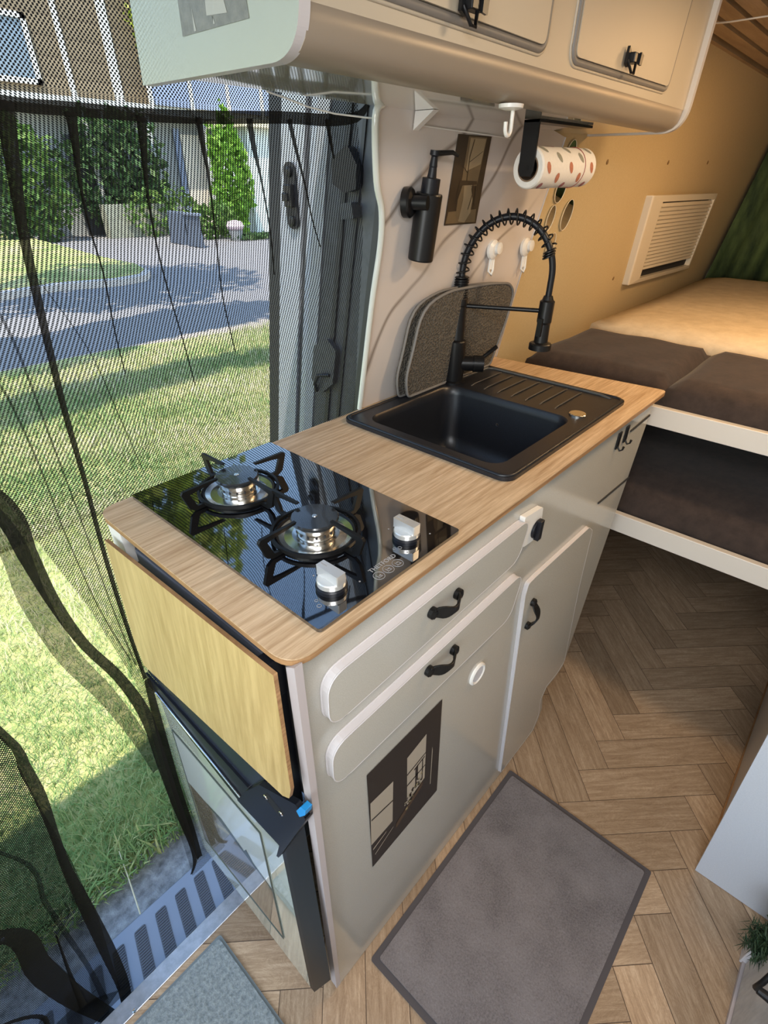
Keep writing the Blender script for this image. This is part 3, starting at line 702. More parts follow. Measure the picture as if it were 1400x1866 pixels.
# handle block
hb = [Vector(v_) for v_ in ((-0.0169, 0.1808, 0.5864), (-0.0155, 0.1487, 0.6464), (-0.0138, 0.1027, 0.7168), (-0.0126, 0.0240, 0.7650), (-0.0129, 0.0072, 0.7548), (-0.0168, 0.0772, 0.5933))]
HB = MB().prism(hb, (.008, 0, 0)).build('handle_block', black_plastic, R_, .003)
MB().prism([(-0.0172, 0.0760, 0.5973), (-0.0133, 0.0064, 0.7564), (-0.0135, 0.0071, 0.7496), (-0.0183, 0.0838, 0.5494), (-0.0184, 0.0894, 0.5462)], (.012, 0, 0)).build('grip_lip', black_plastic, HB, .001)
rc = MB().prism([(-0.0146, 0.0985, 0.6975), (-0.0141, 0.0858, 0.7175), (-0.0143, 0.0522, 0.7094), (-0.0147, 0.0626, 0.6897)], (.001, 0, 0)).build('grip_slot', mat('slot_black', (.006, .006, .008), .5), HB)
for c_ in ((-0.0149, 0.0898, 0.7031), (-0.0149, 0.0579, 0.7029)): MB().lathe(c_, [(.0042, 0), (.0030, .001), (0, .0006)], 14, ax=(-1, 0, 0)).build('screw', chrome, HB)
MB().prism([(-0.0148, 0.0204, 0.7579), (-0.0143, 0.0103, 0.7798), (-0.0142, 0.0015, 0.7814), (-0.0145, 0.0036, 0.7694), (-0.0150, 0.0151, 0.7512)], (.01, 0, 0)).build('lock_clip', blue_clip, HB, .001, label='bright blue clip')
# picture on the door
Pm = MB(); g0, g1_, g2_, g3 = [Vector(v_) for v_ in ((-0.0118, 0.3964, 0.5500), (-0.0122, 0.1400, 0.5345), (-0.0215, 0.1320, 0.1468), (-0.0214, 0.4058, 0.1482))]
def bp(u, v, o_): p = (g3 * (1 - u) + g2_ * u) * (1 - v) + (g0 * (1 - u) + g1_ * u) * v; return (p.x - o_, p.y, p.z)
skyc = mat('misty_sky_print', (.66, .70, .66), .03, coat=1.0); fieldc = speckle('heath_print', (.13, .12, .07), (.30, .24, .19), 26, .05, 0, 0, (1, 1, 4)); fieldc.node_tree.nodes['Principled BSDF'].inputs['Coat Weight'].default_value = 1
treec = mat('far_trees_print', (.07, .085, .075), .1)
Pm.add([bp(0, 0, 0), bp(1, 0, 0), bp(1, 1, 0), bp(0, 1, 0)], [(3, 2, 1, 0)], skyc)
Pm.add([bp(0, 0, .0002), bp(1, 0, .0002), bp(1, .50, .0002), bp(.62, .55, .0002), bp(.3, .60, .0002), bp(0, .58, .0002)], [(5, 4, 3, 2, 1, 0)], fieldc)
Pm.add([bp(.25, .60, .0003), bp(.62, .55, .0003), bp(1, .50, .0003), bp(1, .515, .0003), bp(.80, .56, .0003), bp(.74, .62, .0003), bp(.70, .57, .0003), bp(.45, .63, .0003)], [(7, 6, 5, 4, 3, 2, 1, 0)], treec)
for a_, b_ in (((0, 0), (1, 0)), ((1, 0), (1, 1)), ((1, 1), (0, 1)), ((0, 1), (0, 0))): Pm.tube([bp(*a_, .0004), bp(*b_, .0004)], .0011, 6, treec)
Pm.build('picture', skyc, R_)
# ------------------------------------------------------------------ splashback and edge trim
sp_ = thing('splashback', 'veined marble laminate wall panel behind sink with rounded white edge', 'panel', (.8, .42, 1))
SB = [(0.5225, 0.4271, 0.9992), (1.0258, 0.4257, 1.0072), (1.0287, 0.3788, 1.2605), (1.0464, 0.3429, 1.4544), (0.9662, 0.3408, 1.4659), (0.4900, 0.3410, 1.4646), (0.4798, 0.3439, 1.4494), (0.4968, 0.3572, 1.3774), (0.5162, 0.3644, 1.3384), (0.5230, 0.3737, 1.2883), (0.5202, 0.3911, 1.1943)]
SB[0] = (SB[0][0], WY(1.0005), 1.0005); SB[1] = (SB[1][0], WY(1.0005), 1.0005)
MB().prism(SB, (0, .005, .0009)).build('panel', marble, sp_)
edge = [SB[0]] + list(reversed(SB[6:])) + [SB[5]]
edge = [Vector(e) for e in edge]; sm_ = []
for i in range(len(edge) - 1):
    for k in range(5):
        a, b, c_, d_ = edge[max(i - 1, 0)], edge[i], edge[i + 1], edge[min(i + 2, len(edge) - 1)]; t_ = k / 5
        sm_.append(.5 * ((2 * b) + (c_ - a) * t_ + (2 * a - 5 * b + 4 * c_ - d_) * t_ ** 2 + (3 * b - a - 3 * c_ + d_) * t_ ** 3))
sm_.append(edge[-1])
MB().tube([p_ + Vector((-.004, 0, 0)) for p_ in sm_], .0052, 10).build('edge_trim', white_gloss, sp_)
MB().tube([Vector(SB[1]) + Vector((.001, -.001, 0)), Vector(SB[2]) + Vector((.001, -.001, 0)), Vector(SB[3]) + Vector((.001, -.001, 0))], .0014, 8).build('seam_trim', trim_white, sp_)
# angle bracket under the cupboard
br = [(0.5574, 0.3437, 1.4397), (0.5563, 0.3397, 1.4609), (0.5985, 0.3393, 1.4632)]
t = MB().prism([(0.5574, 0.3437, 1.4397), (0.5559, 0.3395, 1.4621), ((0.5559, 0.3395, 1.4621)[0], (0.5559, 0.3395, 1.4621)[1] - .034, (0.5559, 0.3395, 1.4621)[2])], (.012, 0, 0)).build('corner_bracket', white_plastic, None, .001)
tag(t, 'small white triangular bracket under the cupboard above the soap dispenser', 'bracket')

# ------------------------------------------------------------------ overhead cupboard
O = thing('overhead_cupboard', 'cream overhead cupboard with rounded valance and latched doors', 'cupboard', (.7, .25, 1.4625))
ZB = 1.4625
xa, xb = .186, 1.155
prof = [(.346, ZB), (.200, ZB), (.182, ZB + .0015), (.170, ZB + .006), (.163, ZB + .013), (.160, ZB + .022), (.158, ZB + .034)]
def loft_x(prof_, x0, x1, m, name, parent, sm=True, th=.004, x0b=None):
    mb_ = MB(); n_ = len(prof_)
    mb_.add([(x0, y, z) for y, z in prof_] + [(x1, y, z) for y, z in prof_], [(i, n_ + i, n_ + i + 1, i + 1) for i in range(n_ - 1)], m, sm)
    return mb_.build(name, m, parent)
# bottom board (gloss) and brushed valance
MB().box((xa + .012, .200, ZB), (xb, .346, ZB + .010)).build('bottom_board', white_gloss, O)
va_p = prof[1:]
q_ = [(xa + .010, y, z) for y, z in va_p] + [(xa + .010, y + .006, z + .004) for y, z in reversed(va_p)]
vmb = MB().prism(q_, (xb - xa - .014, 0, 0)); vmb.sm = [True] * len(vmb.sm); vmb.build('valance', brushed, O)
# face frame above the valance, leaning with the wall
def face(x, z, off=0): return (x, .158 + (z - ZB - .034) * -.02 - off, z)
MB().prism([face(xa + .01, ZB + .034), face(xb, ZB + .034), face(xb, 1.678), face(xa + .01, 1.678)], (0, .012, 0)).build('face_frame', upper_face, O)
# near end panel: rounded lower front corner, thick white edging
ep = round_poly([(.420, 1.4615), (.158, 1.4615), (.150, 1.678), (.40, 1.678)], [.0, .040, 0, 0], 20)
MB().prism([(xa, y, z) for y, z in ep], (.012, 0, 0), end_mat, trim_white).build('end_panel', end_mat, O, .002)
ep2 = round_poly([(.346, 1.4605), (.150, 1.4605), (.144, 1.678), (.33, 1.678)], [.0, .046, 0, 0], 20)
MB().prism([(xb, y, z) for y, z in ep2], (.012, 0, 0), rail_white, trim_white).build('end_panel', white_gloss, O, .003)
# doors with grey gaskets
def cup_door(P, latch=None):
    xz_ = [(p_[0], p_[2]) for p_ in P]; q = round_poly(xz_, .016, 7)
    cx = sum(a for a, b in q) / len(q); cz = sum(b for a, b in q) / len(q)
    loop = [face(a, b, .001) for a, b in q]
    gk = MB(); gk.tube(loop + loop[:2], .0042, 8, None, cap=False)
    def inset(q, d):
        out = []; n_ = len(q)
        for i in range(n_):
            a, b, c_ = Vector(q[i - 1]), Vector(q[i]), Vector(q[(i + 1) % n_]); e = (c_ - a).normalized(); nr = Vector((-e.y, e.x))
            if nr.dot(Vector((cx, cz)) - b) < 0: nr = -nr
            out.append(tuple(b + nr * d))
        return out
    q2 = inset(q, .004)
    d_ = MB().prism([face(a, b, -.001) for a, b in q2], (0, -.0065, 0)).build('door', upper_face, O, .0015)
    gk.build('gasket', gasket, d_)
    lip2 = [face(a, b, .0005) for a, b in inset(q, -.0052)]
    MB().tube(lip2 + lip2[:2], .0018, 6, None, cap=False).build('frame_lip', upper_face, d_)
    return d_
dA = cup_door([(.235, 0, ZB + .052), (0.5759, 0.1570, 1.5122), (.575, 0, 1.668), (.235, 0, 1.668)])
dB = cup_door([(0.6514, 0.1570, 1.5121), (1.0258, 0.1570, 1.5150), (1.035, 0, 1.668), ((0.6514, 0.1570, 1.5121)[0] - .003, 0, 1.668)])
def latch(parent, P):
    x, y, z = P; 
    MB().prism([(x - .013, y, z + .012), (x - .015, y, z - .008), (x - .006, y, z - .012), (x - .004, y, z + .005)], (0, -.004, 0)).box((x - .008, y - .012, z - .007), (x + .013, y, z + .005)).prism([(x + .007, y - .012, z + .006), (x + .017, y - .012, z + .003), (x + .015, y - .012, z - .009), (x + .006, y - .012, z - .008)], (0, -.003, 0)).build('latch', black_metal, parent, .0012)
    MB().tube([(x - .010, y - .003, z - .004), (x - .004, y - .009, z - .018), (x + .001, y - .011, z - .019), (x + .004, y - .010, z - .006)], .0020, 8).build('latch_tongue', black_metal, parent)
latch(dB, Vector((0.8206, 0.1490, 1.5334))); latch(dA, Vector((0.3987, 0.1490, 1.5261)))
# picture on the end panel
PE = thing('end_panel_print', 'faded grey print on the near end of the overhead cupboard', 'print', (0.1850, 0.2625, 1.4977))
cn = [Vector(v_) for v_ in ((0.1855, 0.3268, 1.4911), (0.1855, 0.2211, 1.4920), (0.1855, 0.2227, 1.5051), (0.1855, 0.3257, 1.5204))]
def pb(u, v, o_=0): p = (cn[0] * (1 - u) + cn[1] * u) * (1 - v) + (cn[3] * (1 - u) + cn[2] * u) * v; return (p.x - o_, p.y, p.z)
gdk = speckle('grey_print_ground', (.13, .135, .12), (.20, .205, .18), 120, .3); glt = mat('grey_print_light', (.36, .37, .33), .3)
e_ = MB().add([pb(0, 0), pb(1, 0), pb(1, 1), pb(0, 1)], [(3, 2, 1, 0)], gdk)
for (u0_, u1_, v0_, v1_) in ((.42, .72, .40, 1.0), (.20, .235, .05, .62), (.50, .53, .12, .40)):
    e_.add([pb(u0_, v0_, .0003), pb(u1_, v0_, .0003), pb(u1_ - .03, v1_, .0003), pb(u0_ + .01, v1_, .0003)], [(3, 2, 1, 0)], glt)
e_.build('print', None, PE)

# ------------------------------------------------------------------ things on the wall above the sink
# soap dispenser
dt0 = Vector((0.5979, 0.3520, 1.2650)); dt1 = Vector((0.5995, 0.3400, 1.3620))
D = thing('soap_dispenser', 'matt black wall-mounted soap dispenser left of the sepia vase print', 'dispenser', dt0)
ax = (dt1 - dt0); hL = ax.length; rr_ = .0215
MB().lathe(dt0, [(rr_ * .96, 0), (rr_, .002), (rr_, hL - .002), (rr_ * .96, hL)], 32, ax=ax).build('bottle', black_metal, D)
a_ = ax.normalized(); top = dt0 + a_ * hL
MB().lathe(top, [(.0145, 0), (.0145, .020), (.0075, .021), (.0060, .034), (.0065, .036), (.0050, .048), (.0080, .050), (.0075, .056), (0, .056)], 24, ax=ax).build('pump_collar', black_plastic, D)
nz = top + a_ * .052
MB().tube([nz, nz + Vector((.030, -.012, .002)), nz + Vector((.040, -.016, -.002))], [.0042, .0032, .0022], 10).build('nozzle', black_metal, D)
wc_ = Vector((0.5634, 0.3564, 1.3494))
MB().lathe(wc_, [(.0215, -.004), (.0215, .006), (.019, .009), (.010, .011), (.010, .035)], 28, ax=(.35, -1, 0)).build('wall_mount', black_metal, D)
# sepia print of a vase
V = thing('vase_print', 'sepia print of a vase and bare branch on the marble panel', 'print', (0.7237, 0.3560, 1.3784))
vq = [Vector(v_) for v_ in ((0.6832, 0.3678, 1.3121), (0.7837, 0.3679, 1.3115), (0.7714, 0.3436, 1.4425), (0.6735, 0.3438, 1.4415))]
def vb(u, v, o_=0): p = (vq[0] * (1 - u) + vq[1] * u) * (1 - v) + (vq[3] * (1 - u) + vq[2] * u) * v; return (p.x, p.y - o_, p.z)
sep_d = mat('sepia_dark', (.045, .030, .018), .4); sep_m = mat('sepia_mid', (.17, .12, .065), .4); sep_l = mat('sepia_light', (.33, .25, .15), .4)
MB().add([vb(0, 0, .0004), vb(1, 0, .0004), vb(1, 1, .0004), vb(0, 1, .0004), vb(0, 0, -.001), vb(1, 0, -.001), vb(1, 1, -.001), vb(0, 1, -.001)], [(0, 1, 2, 3), (0, 4, 5, 1), (1, 5, 6, 2), (2, 6, 7, 3), (3, 7, 4, 0)], sep_d).build('sheet', sep_d, V) 
pv = MB()
def vp_(P, m_, o_): pv.add([vb(u, v, o_) for u, v in P], [tuple(range(len(P)))], m_)
vp_([(.30, .46), (.80, .46), (.86, .985), (.30, .985)], sep_m, .0006); vp_([(.38, .62), (.80, .70), (.84, .97), (.36, .97)], sep_l, .0007)
vp_([(.02, .02), (.95, .02), (.92, .18), (.05, .16)], sep_m, .0006)
vp_([(.40, .04), (.60, .02), (.74, .14), (.74, .30), (.64, .42), (.66, .50), (.36, .50), (.36, .42), (.30, .30), (.31, .14)], sep_l, .0008)
vp_([(.28, .14), (.40, .05), (.44, .30), (.40, .46), (.34, .46), (.27, .30)], sep_m, .0009)
vp_([(.24, .46), (.80, .47), (.78, .51), (.26, .52)], sep_d, .0010)
for (a, b) in (((.45, .50), (.42, .78)), ((.42, .78), (.48, .96)), ((.44, .72), (.80, .84)), ((.44, .60), (.20, .70)), ((.66, .47), (.70, .36)), ((.70, .36), (.64, .18)), ((.60, .46), (.80, .42)), ((.25, .50), (.22, .25)), ((.78, .46), (.82, .22))):
    vp_([(a[0] - .012, a[1]), (a[0] + .012, a[1]), (b[0] + .010, b[1]), (b[0] - .010, b[1])], sep_d, .0011)
pv.build('picture', None, V)
# kitchen roll on a black holder
r0 = Vector((0.7650, 0.2620, 1.3981)); r1 = Vector((0.9512, 0.2520, 1.4013))
KR = thing('kitchen_roll', 'white kitchen roll with leaf pattern hanging under the cupboard', 'paper roll', r0)
paper = speckle('roll_paper', (.74, .70, .64), (.80, .76, .70), 200, .9, .2, .0005)
Lr = (r1 - r0).length; rax = (r1 - r0).normalized(); RR = .030

MB().lathe(r0, [(.0205, .0005), (.0175, .0005), (.0175, Lr), (.0205, Lr)], 32, ax=rax, closed=False).build('cardboard_core', mat('core_card', (.20, .13, .08), .9), KR)
lf_c = [mat('leaf_print_rust', (.45, .17, .10), .8), mat('leaf_print_plum', (.33, .13, .13), .8), mat('leaf_print_sage', (.28, .27, .21), .8)]
z_ = rax; x_ = (Vector((1, 0, 0)) if abs(z_.x) < .9 else Vector((0, 1, 0))); x_ = (x_ - z_ * x_.dot(z_)).normalized(); y_ = z_.cross(x_)
lm_ = MB().lathe(r0, [(.0175, .002), (.0205, 0), (RR - .002, 0), (RR, .003), (RR, Lr - .003), (RR - .002, Lr), (.0205, Lr)], 40, paper, ax=rax, closed=False)
kk = 0
for i in range(5):
    for j in range(6):
        ac = 2 * PI * (j + (.5 if i % 2 else 0)) / 6; hc = Lr * (i + .5) / 5; pts_ = []
        pts_.append(r0 + z_ * hc + (x_ * math.cos(ac) + y_ * math.sin(ac)) * (RR + .0006))
        for q in range(12):
            th = 2 * PI * q / 12; du = .0100 * math.cos(th); dv = .0056 * math.sin(th) * (1 - .3 * math.cos(th)); hh = hc + du * .55 - dv * .8; aa = ac + (du * .8 + dv * .55) / RR
            pts_.append(r0 + z_ * hh + (x_ * math.cos(aa) + y_ * math.sin(aa)) * (RR + .0004))
        lm_.add(pts_, [(0, 1 + q, 1 + (q + 1) % 12) for q in range(12)], lf_c[kk % 3]); kk += 1
lm_.build('paper', None, KR)
rb_ = MB().lathe(r0 + rax * Lr * .76, [(RR + .0002, 0), (RR + .0012, .0006), (RR + .0002, .0014)], 40, ax=rax, closed=False).build('rubber_band', mat('red_band', (.32, .07, .05), .6), KR)
RH = thing('roll_holder', 'flat black bracket holding the kitchen roll under the cupboard', 'holder', (0.8641, 0.3307, 1.4615))
h0 = Vector((r0.x - .006, r0.y, ZB - .0005))
MB().prism([(h0.x, h0.y - .014, ZB - .0005), (h0.x, h0.y + .014, ZB - .0005), (h0.x, h0.y + .014, r0.z - .004), (h0.x, h0.y + .010, r0.z - .012), (h0.x, h0.y - .010, r0.z - .012), (h0.x, h0.y - .014, r0.z - .004)], (.003, 0, 0)).build('arm', black_metal, RH, .0008)
MB().prism([(h0.x, h0.y - .014, ZB - .004), (h0.x + .165, h0.y - .030, ZB - .004), (h0.x + .165, h0.y - .006, ZB - .004), (h0.x, h0.y + .014, ZB - .004)], (0, 0, .0035)).build('mounting_plate', black_metal, RH, .0005)
MB().tube([Vector((h0.x, r0.y, r0.z)), r0 + rax * (Lr + .004)], .0050, 12).build('rod', black_metal, RH)
# white hook under the valance
hk = Vector((0.5572, 0.1820, 1.4615))
HK = thing('ceiling_hook', 'white plastic hook screwed under the cupboard front edge', 'hook', hk)
MB().lathe(hk, [(.016, 0), (.0155, -.004), (.008, -.006), (.0075, -.006)], 24).build('flange', white_plastic, HK)
hp_ = [hk + Vector((.006, 0, -.004)), hk + Vector((.0075, .001, -.018))]
for i in range(9):
    th = PI * i / 8; hp_.append(hk + Vector((.0005, .001, -.024)) + Vector((.007 * math.cos(th), 0, -.008 * math.sin(th))))
hp_.append(hk + Vector((-.0068, .001, -.018)))
MB().tube(hp_, .0026, 10).build('hook', white_plastic, HK)
# two white adhesive hooks
for i, (pt_, lb, cx_, cy_) in enumerate((((0.8670, 0.3748, 1.2608), 'white adhesive hook behind the tap spring, nearer the print', (0.8686, 0.3829, 1.2166), 0), ((1.0040, 0.3755, 1.2568), 'white adhesive hook behind the tap arch, nearer the felt wall', (1.0099, 0.3844, 1.2088), 0))):
    p0 = Vector(pt_); p1 = Vector(cx_); a = thing('adhesive_hook', lb, 'hook', p0, 'adhesive hooks on the marble panel')
    MB().lathe(p0, [(.0185, -.002), (.0185, .004), (.012, .008), (0, .009)], 28, ax=(0, -1, 0)).build('pad', white_plastic, a)
    MB().lathe(p0 + Vector((.006, -.008, .003)), [(.011, 0), (.011, .006), (0, .008)], 24, ax=(0, -1, 0)).build('lever', white_plastic, a)
    mid = p0.lerp(p1, .5)
    MB().tube([mid + Vector((-.004, -.004, .016)), p1 + Vector((-.005, -.006, .004)), p1 + Vector((0, -.010, -.003)), p1 + Vector((.005, -.010, .006)), mid + Vector((.004, -.006, .014))], .0028, 8).tube([mid + Vector((0, -.004, .018)), p1 + Vector((0, -.006, .008))], .0050, 8).build('hook', white_plastic, a)
# five round mirror tiles
for i, (pt_, rx, rz, lb) in enumerate((((1.1025, 0.3540, 1.4270), .020, .026, 'oval mirror tile peeking out above the kitchen roll'), ((1.1092, 0.3656, 1.3646), .022, .026, 'oval mirror tile just below the kitchen roll'), ((1.1022, 0.3759, 1.3084), .0165, .026, 'narrow oval mirror tile left in the middle pair'), ((1.1831, 0.3752, 1.3124), .0235, .032, 'largest oval mirror tile right in the middle pair'), ((1.1474, 0.3869, 1.2490), .0185, .028, 'oval mirror tile lowest, behind the tap arch'))):
    c_ = Vector(pt_); q = MB(); N_ = 36
    P = [Vector((c_.x + rx * math.cos(2 * PI * j / N_), 0, c_.z + rz * math.sin(2 * PI * j / N_))) for j in range(N_)]
    for p_ in P: p_.y = WY(p_.z, -.006)
    q.prism(P, (0, -.0025, 0)); mt_ = tag(q.build('mirror_tile', mirror_mat, None, .0006), lb, 'mirror', 'mirror tiles on the felt wall')
    MB().tube([p_ + Vector((0, -.0025, 0)) for p_ in P + [P[0], P[1]]], .0007, 6, cap=False).build('bright_rim', cream_plastic, mt_)
# drying mat leaning behind the tap
dm_a = speckle('grey_brown_honeycomb_towel', (.085, .075, .062), (.17, .15, .125), 170, .95, .8, .003); _v = coords(dm_a, (1, 1, 1)); vo_ = nd(dm_a, 'ShaderNodeTexVoronoi'); vo_.inputs['Scale'].default_value = 260; lk(dm_a, _v, vo_.inputs['Vector'])
base(dm_a, ramp(dm_a, vo_.outputs['Distance'], [(.10, (.060, .053, .044)), (.65, (.125, .11, .09))])); bump(dm_a, vo_.outputs['Distance'], .9, .004)
piping = mat('grey_piping', (.19, .18, .17), .8)
DM = thing('drying_mat', 'folded grey honeycomb drying mat leaning on the wall behind the tap', 'drying mat', (.78, .40, 1.008))
mo = xz([(0.6145, 0.3850, 1.0231), (0.6011, 0.3850, 1.0511), (0.6138, 0.3850, 1.1021), (0.6274, 0.3850, 1.1804), (0.7021, 0.3850, 1.2022), (0.8584, 0.3850, 1.1994), (0.9385, 0.3850, 1.1909), (0.9656, 0.3850, 1.1696), (0.9592, 0.3850, 1.1108), (0.9253, 0.3850, 1.0285)])
mo[0] = (mo[0][0], 1.010); mo[-1] = (mo[-1][0], 1.010)
mo = round_poly(mo, [.01, .03, .03, .05, .05, .05, .02, .02, .03, .01], 4)
def mat_y(z, o_): return .392 + o_ - .10 * (z - 1)
q = MB().prism([(x, mat_y(z, -.008), z) for x, z in mo], (0, .006, 0)); q.build('front_layer', dm_a, DM, .002)
q = MB().prism([(x - .012, mat_y(z, .006), z) for x, z in mo], (0, .005, 0)); q.build('back_layer', dm_a, DM, .002)
lp_ = [(x, mat_y(z, -.0085), z) for x, z in mo]; MB().tube(lp_ + lp_[:1], .0028, 8).build('piping', piping, DM)
lp_ = [(x - .012, mat_y(z, .006), z) for x, z in mo]; MB().tube(lp_ + lp_[:1], .0026, 8).build('piping', piping, DM)
# screw holes covers in the felt wall
for i, (pt_, lb) in enumerate((((1.3191, 0.3574, 1.4195), 'brown screw cap on the felt wall, nearest the kitchen roll'), ((1.7565, 0.3558, 1.4281), 'brown screw cap on the felt wall above the slatted vent'), ((2.1531, 0.3542, 1.4370), 'faint screw cap on the felt wall, farthest right of the upper row'), ((1.6905, 0.4129, 1.1196), 'brown screw cap low on the felt wall left of the vent'))):
    q = MB().lathe(pt_, [(.0055, -.002), (.0055, .001), (.003, .002), (0, .0005)], 14, ax=(0, -1, 0)).build('screw_cap', mat('brown_cap', (.22, .13, .05), .6))
    tag(q, lb, 'screw cap', 'screw caps on the felt wall')
# slatted vent
VN = thing('wall_vent', 'cream slatted air vent with dark slot on the felt wall above the bed', 'vent', (2.0908, 0.3794, 1.2031))
vo = [Vector(v_) for v_ in ((1.7998, 0.4008, 1.0877), (2.5016, 0.4028, 1.0768), (2.3879, 0.3527, 1.3475), (1.6864, 0.3527, 1.3476))]
vi = [Vector(v_) for v_ in ((1.8514, 0.3924, 1.0900), (2.3967, 0.3906, 1.0995), (2.3301, 0.3471, 1.3344), (1.7445, 0.3479, 1.3304))]
def qb(Q, u, v, o_=0): p = (Q[0] * (1 - u) + Q[1] * u) * (1 - v) + (Q[3] * (1 - u) + Q[2] * u) * v; return Vector((p.x, p.y - o_, p.z))
fr_ = MB()
O_ = [qb(vo, u, v, .004) for u, v in ((0, 0), (1, 0), (1, 1), (0, 1))]; I_ = [qb(vo, u, v, .008) for u, v in ((.13, .06), (.955, .06), (.955, .93), (.13, .93))]
Bk = [p_ + Vector((0, .03, 0)) for p_ in O_]; Ib = [p_ + Vector((0, .02, 0)) for p_ in I_]
fr_.add(O_ + I_ + Bk + Ib, [f for i in range(4) for j in [(i + 1) % 4] for f in ((i, j, 4 + j, 4 + i), (j, i, 8 + i, 8 + j), (4 + i, 4 + j, 12 + j, 12 + i))])
fr_.build('frame', cream_plastic, VN, .004)
bk = MB().add([qb(vo, u, v, -.012) for u, v in ((.10, .04), (.97, .04), (.97, .95), (.10, .95))], [(0, 1, 2, 3)]).build('back_plate', dark_void, VN)
for k in range(17):
    v0_ = .17 + k * .0445; P = [qb(vo, .135, v0_, .006), qb(vo, .950, v0_, .006), qb(vo, .950, v0_ + .036, -.002), qb(vo, .135, v0_ + .036, -.002)]
    MB().add(P + [p_ + Vector((0, .003, -.002)) for p_ in P], [(0, 1, 2, 3), (7, 6, 5, 4), (0, 4, 5, 1), (2, 6, 7, 3)]).build('slat', cream_plastic, VN)

# ------------------------------------------------------------------ bunk beds at the back
def cushion(name, x0, x1, y0, y1, z0, z1, m, label, cat, group=None, r=.022, crown=.010):
    mb_ = MB(); nx, ny = 14, 18; vs = []; rnd = random.Random(hash(name + label[:5]) & 7)
    def prof_(t): return 0
    top = []
    for i in range(nx + 1):
        for j in range(ny + 1):
            u, v = i / nx, j / ny; e = min(u * (x1 - x0), (1 - u) * (x1 - x0), v * (y1 - y0), (1 - v) * (y1 - y0))
            dz = -max(0, r - e) ** 2 / r * .9 + crown * math.sin(PI * u) * math.sin(PI * v) + .0016 * math.sin(9 * u + 13 * v) 
            top.append((x0 + (x1 - x0) * u, y0 + (y1 - y0) * v, z1 + dz))
    mb_.add(top, [(i * (ny + 1) + j, (i + 1) * (ny + 1) + j, (i + 1) * (ny + 1) + j + 1, i * (ny + 1) + j + 1) for i in range(nx) for j in range(ny)], None, True)
    idx = [i * (ny + 1) for i in range(nx + 1)] + [nx * (ny + 1) + j for j in range(1, ny + 1)] + [i * (ny + 1) + ny for i in range(nx - 1, -1, -1)] + [j for j in range(ny - 1, 0, -1)]
    b0 = len(mb_.v); mid_ = []; cxm, cym = (x0 + x1) / 2, (y0 + y1) / 2
    for k_, (bu, zz) in enumerate(((.004, .66), (.007, .4), (.004, .12), (-.006, 0))):
        for t_ in idx:
            p_ = mb_.v[t_]; sx = 1 if p_[0] > cxm else -1; sy = 1 if p_[1] > cym else -1
            ex = 1 if abs(p_[0] - (x1 if sx > 0 else x0)) < 1e-6 else 0; ey = 1 if abs(p_[1] - (y1 if sy > 0 else y0)) < 1e-6 else 0
            mid_.append((p_[0] + sx * bu * ex, p_[1] + sy * bu * ey, z0 + (p_[2] - z0) * zz))
    n_ = len(idx); L0 = [mb_.v[t_] for t_ in idx]; R_all = L0 + mid_
    mb_.add(R_all, [(k_ * n_ + (i + 1) % n_, k_ * n_ + i, (k_ + 1) * n_ + i, (k_ + 1) * n_ + (i + 1) % n_) for k_ in range(4) for i in range(n_)], None, True)
    mb_.add(R_all[-n_:], [tuple(range(n_))])
    o = mb_.build(name, m); bm_ = bmesh.new(); bm_.from_mesh(o.data); bmesh.ops.remove_doubles(bm_, verts=bm_.verts, dist=1e-5); bmesh.ops.recalc_face_normals(bm_, faces=bm_.faces); bm_.to_mesh(o.data); bm_.free()
    for p_ in o.data.polygons: p_.use_smooth = True
    return tag(o, label, cat, group)
Bd = thing('bed_frame', 'off-white bunk bed frame with two rails across the back of the van', 'bed', (1.1, -.4, 0))
MB().box((1.092, -1.36, .904), (1.110, .40, .950)).build('upper_rail', rail_white, Bd, .0015)
MB().box((1.110, -1.36, .915), (2.96, .395, .930)).build('upper_platform', rail_white, Bd)
MB().box((1.092, -1.36, .600), (1.110, .44, .652)).build('lower_rail', rail_white, Bd, .0015)
MB().box((1.110, -1.36, .610), (2.96, .44, .625)).build('lower_platform', rail_white, Bd)
for y in (.36, -1.329): MB().box((1.12, y, .0), (1.15, y - .03, .915)).build('post', rail_white, Bd)
ysm = (1.1300, 0.0265, 1.0075)[1]
cushion('seat_cushion', 1.118, 1.50, ysm + .001, .385, .931, 1.006, fabric_brown, 'brown velour cushion on the upper bunk, between worktop and wall', 'cushion', 'brown bunk cushions', r=.024)
cushion('seat_cushion', 1.118, 1.50, ysm - .60, ysm - .001, .931, 1.006, fabric_brown, 'brown velour cushion on the upper bunk, on the aisle side of the seam', 'cushion', 'brown bunk cushions', r=.024)
cushion('mattress', 1.512, 2.80, -1.30, .383, .931, 1.030, mattress_cream, 'cream covered mattress on the upper bunk below the vent', 'mattress', r=.02, crown=.012)
cushion('seat_cushion', 1.120, 2.2, -1.30, .40, .626, .755, fabric_brown, 'dark brown cushion on the lower bunk shelf', 'cushion', 'brown bunk cushions', r=.03)
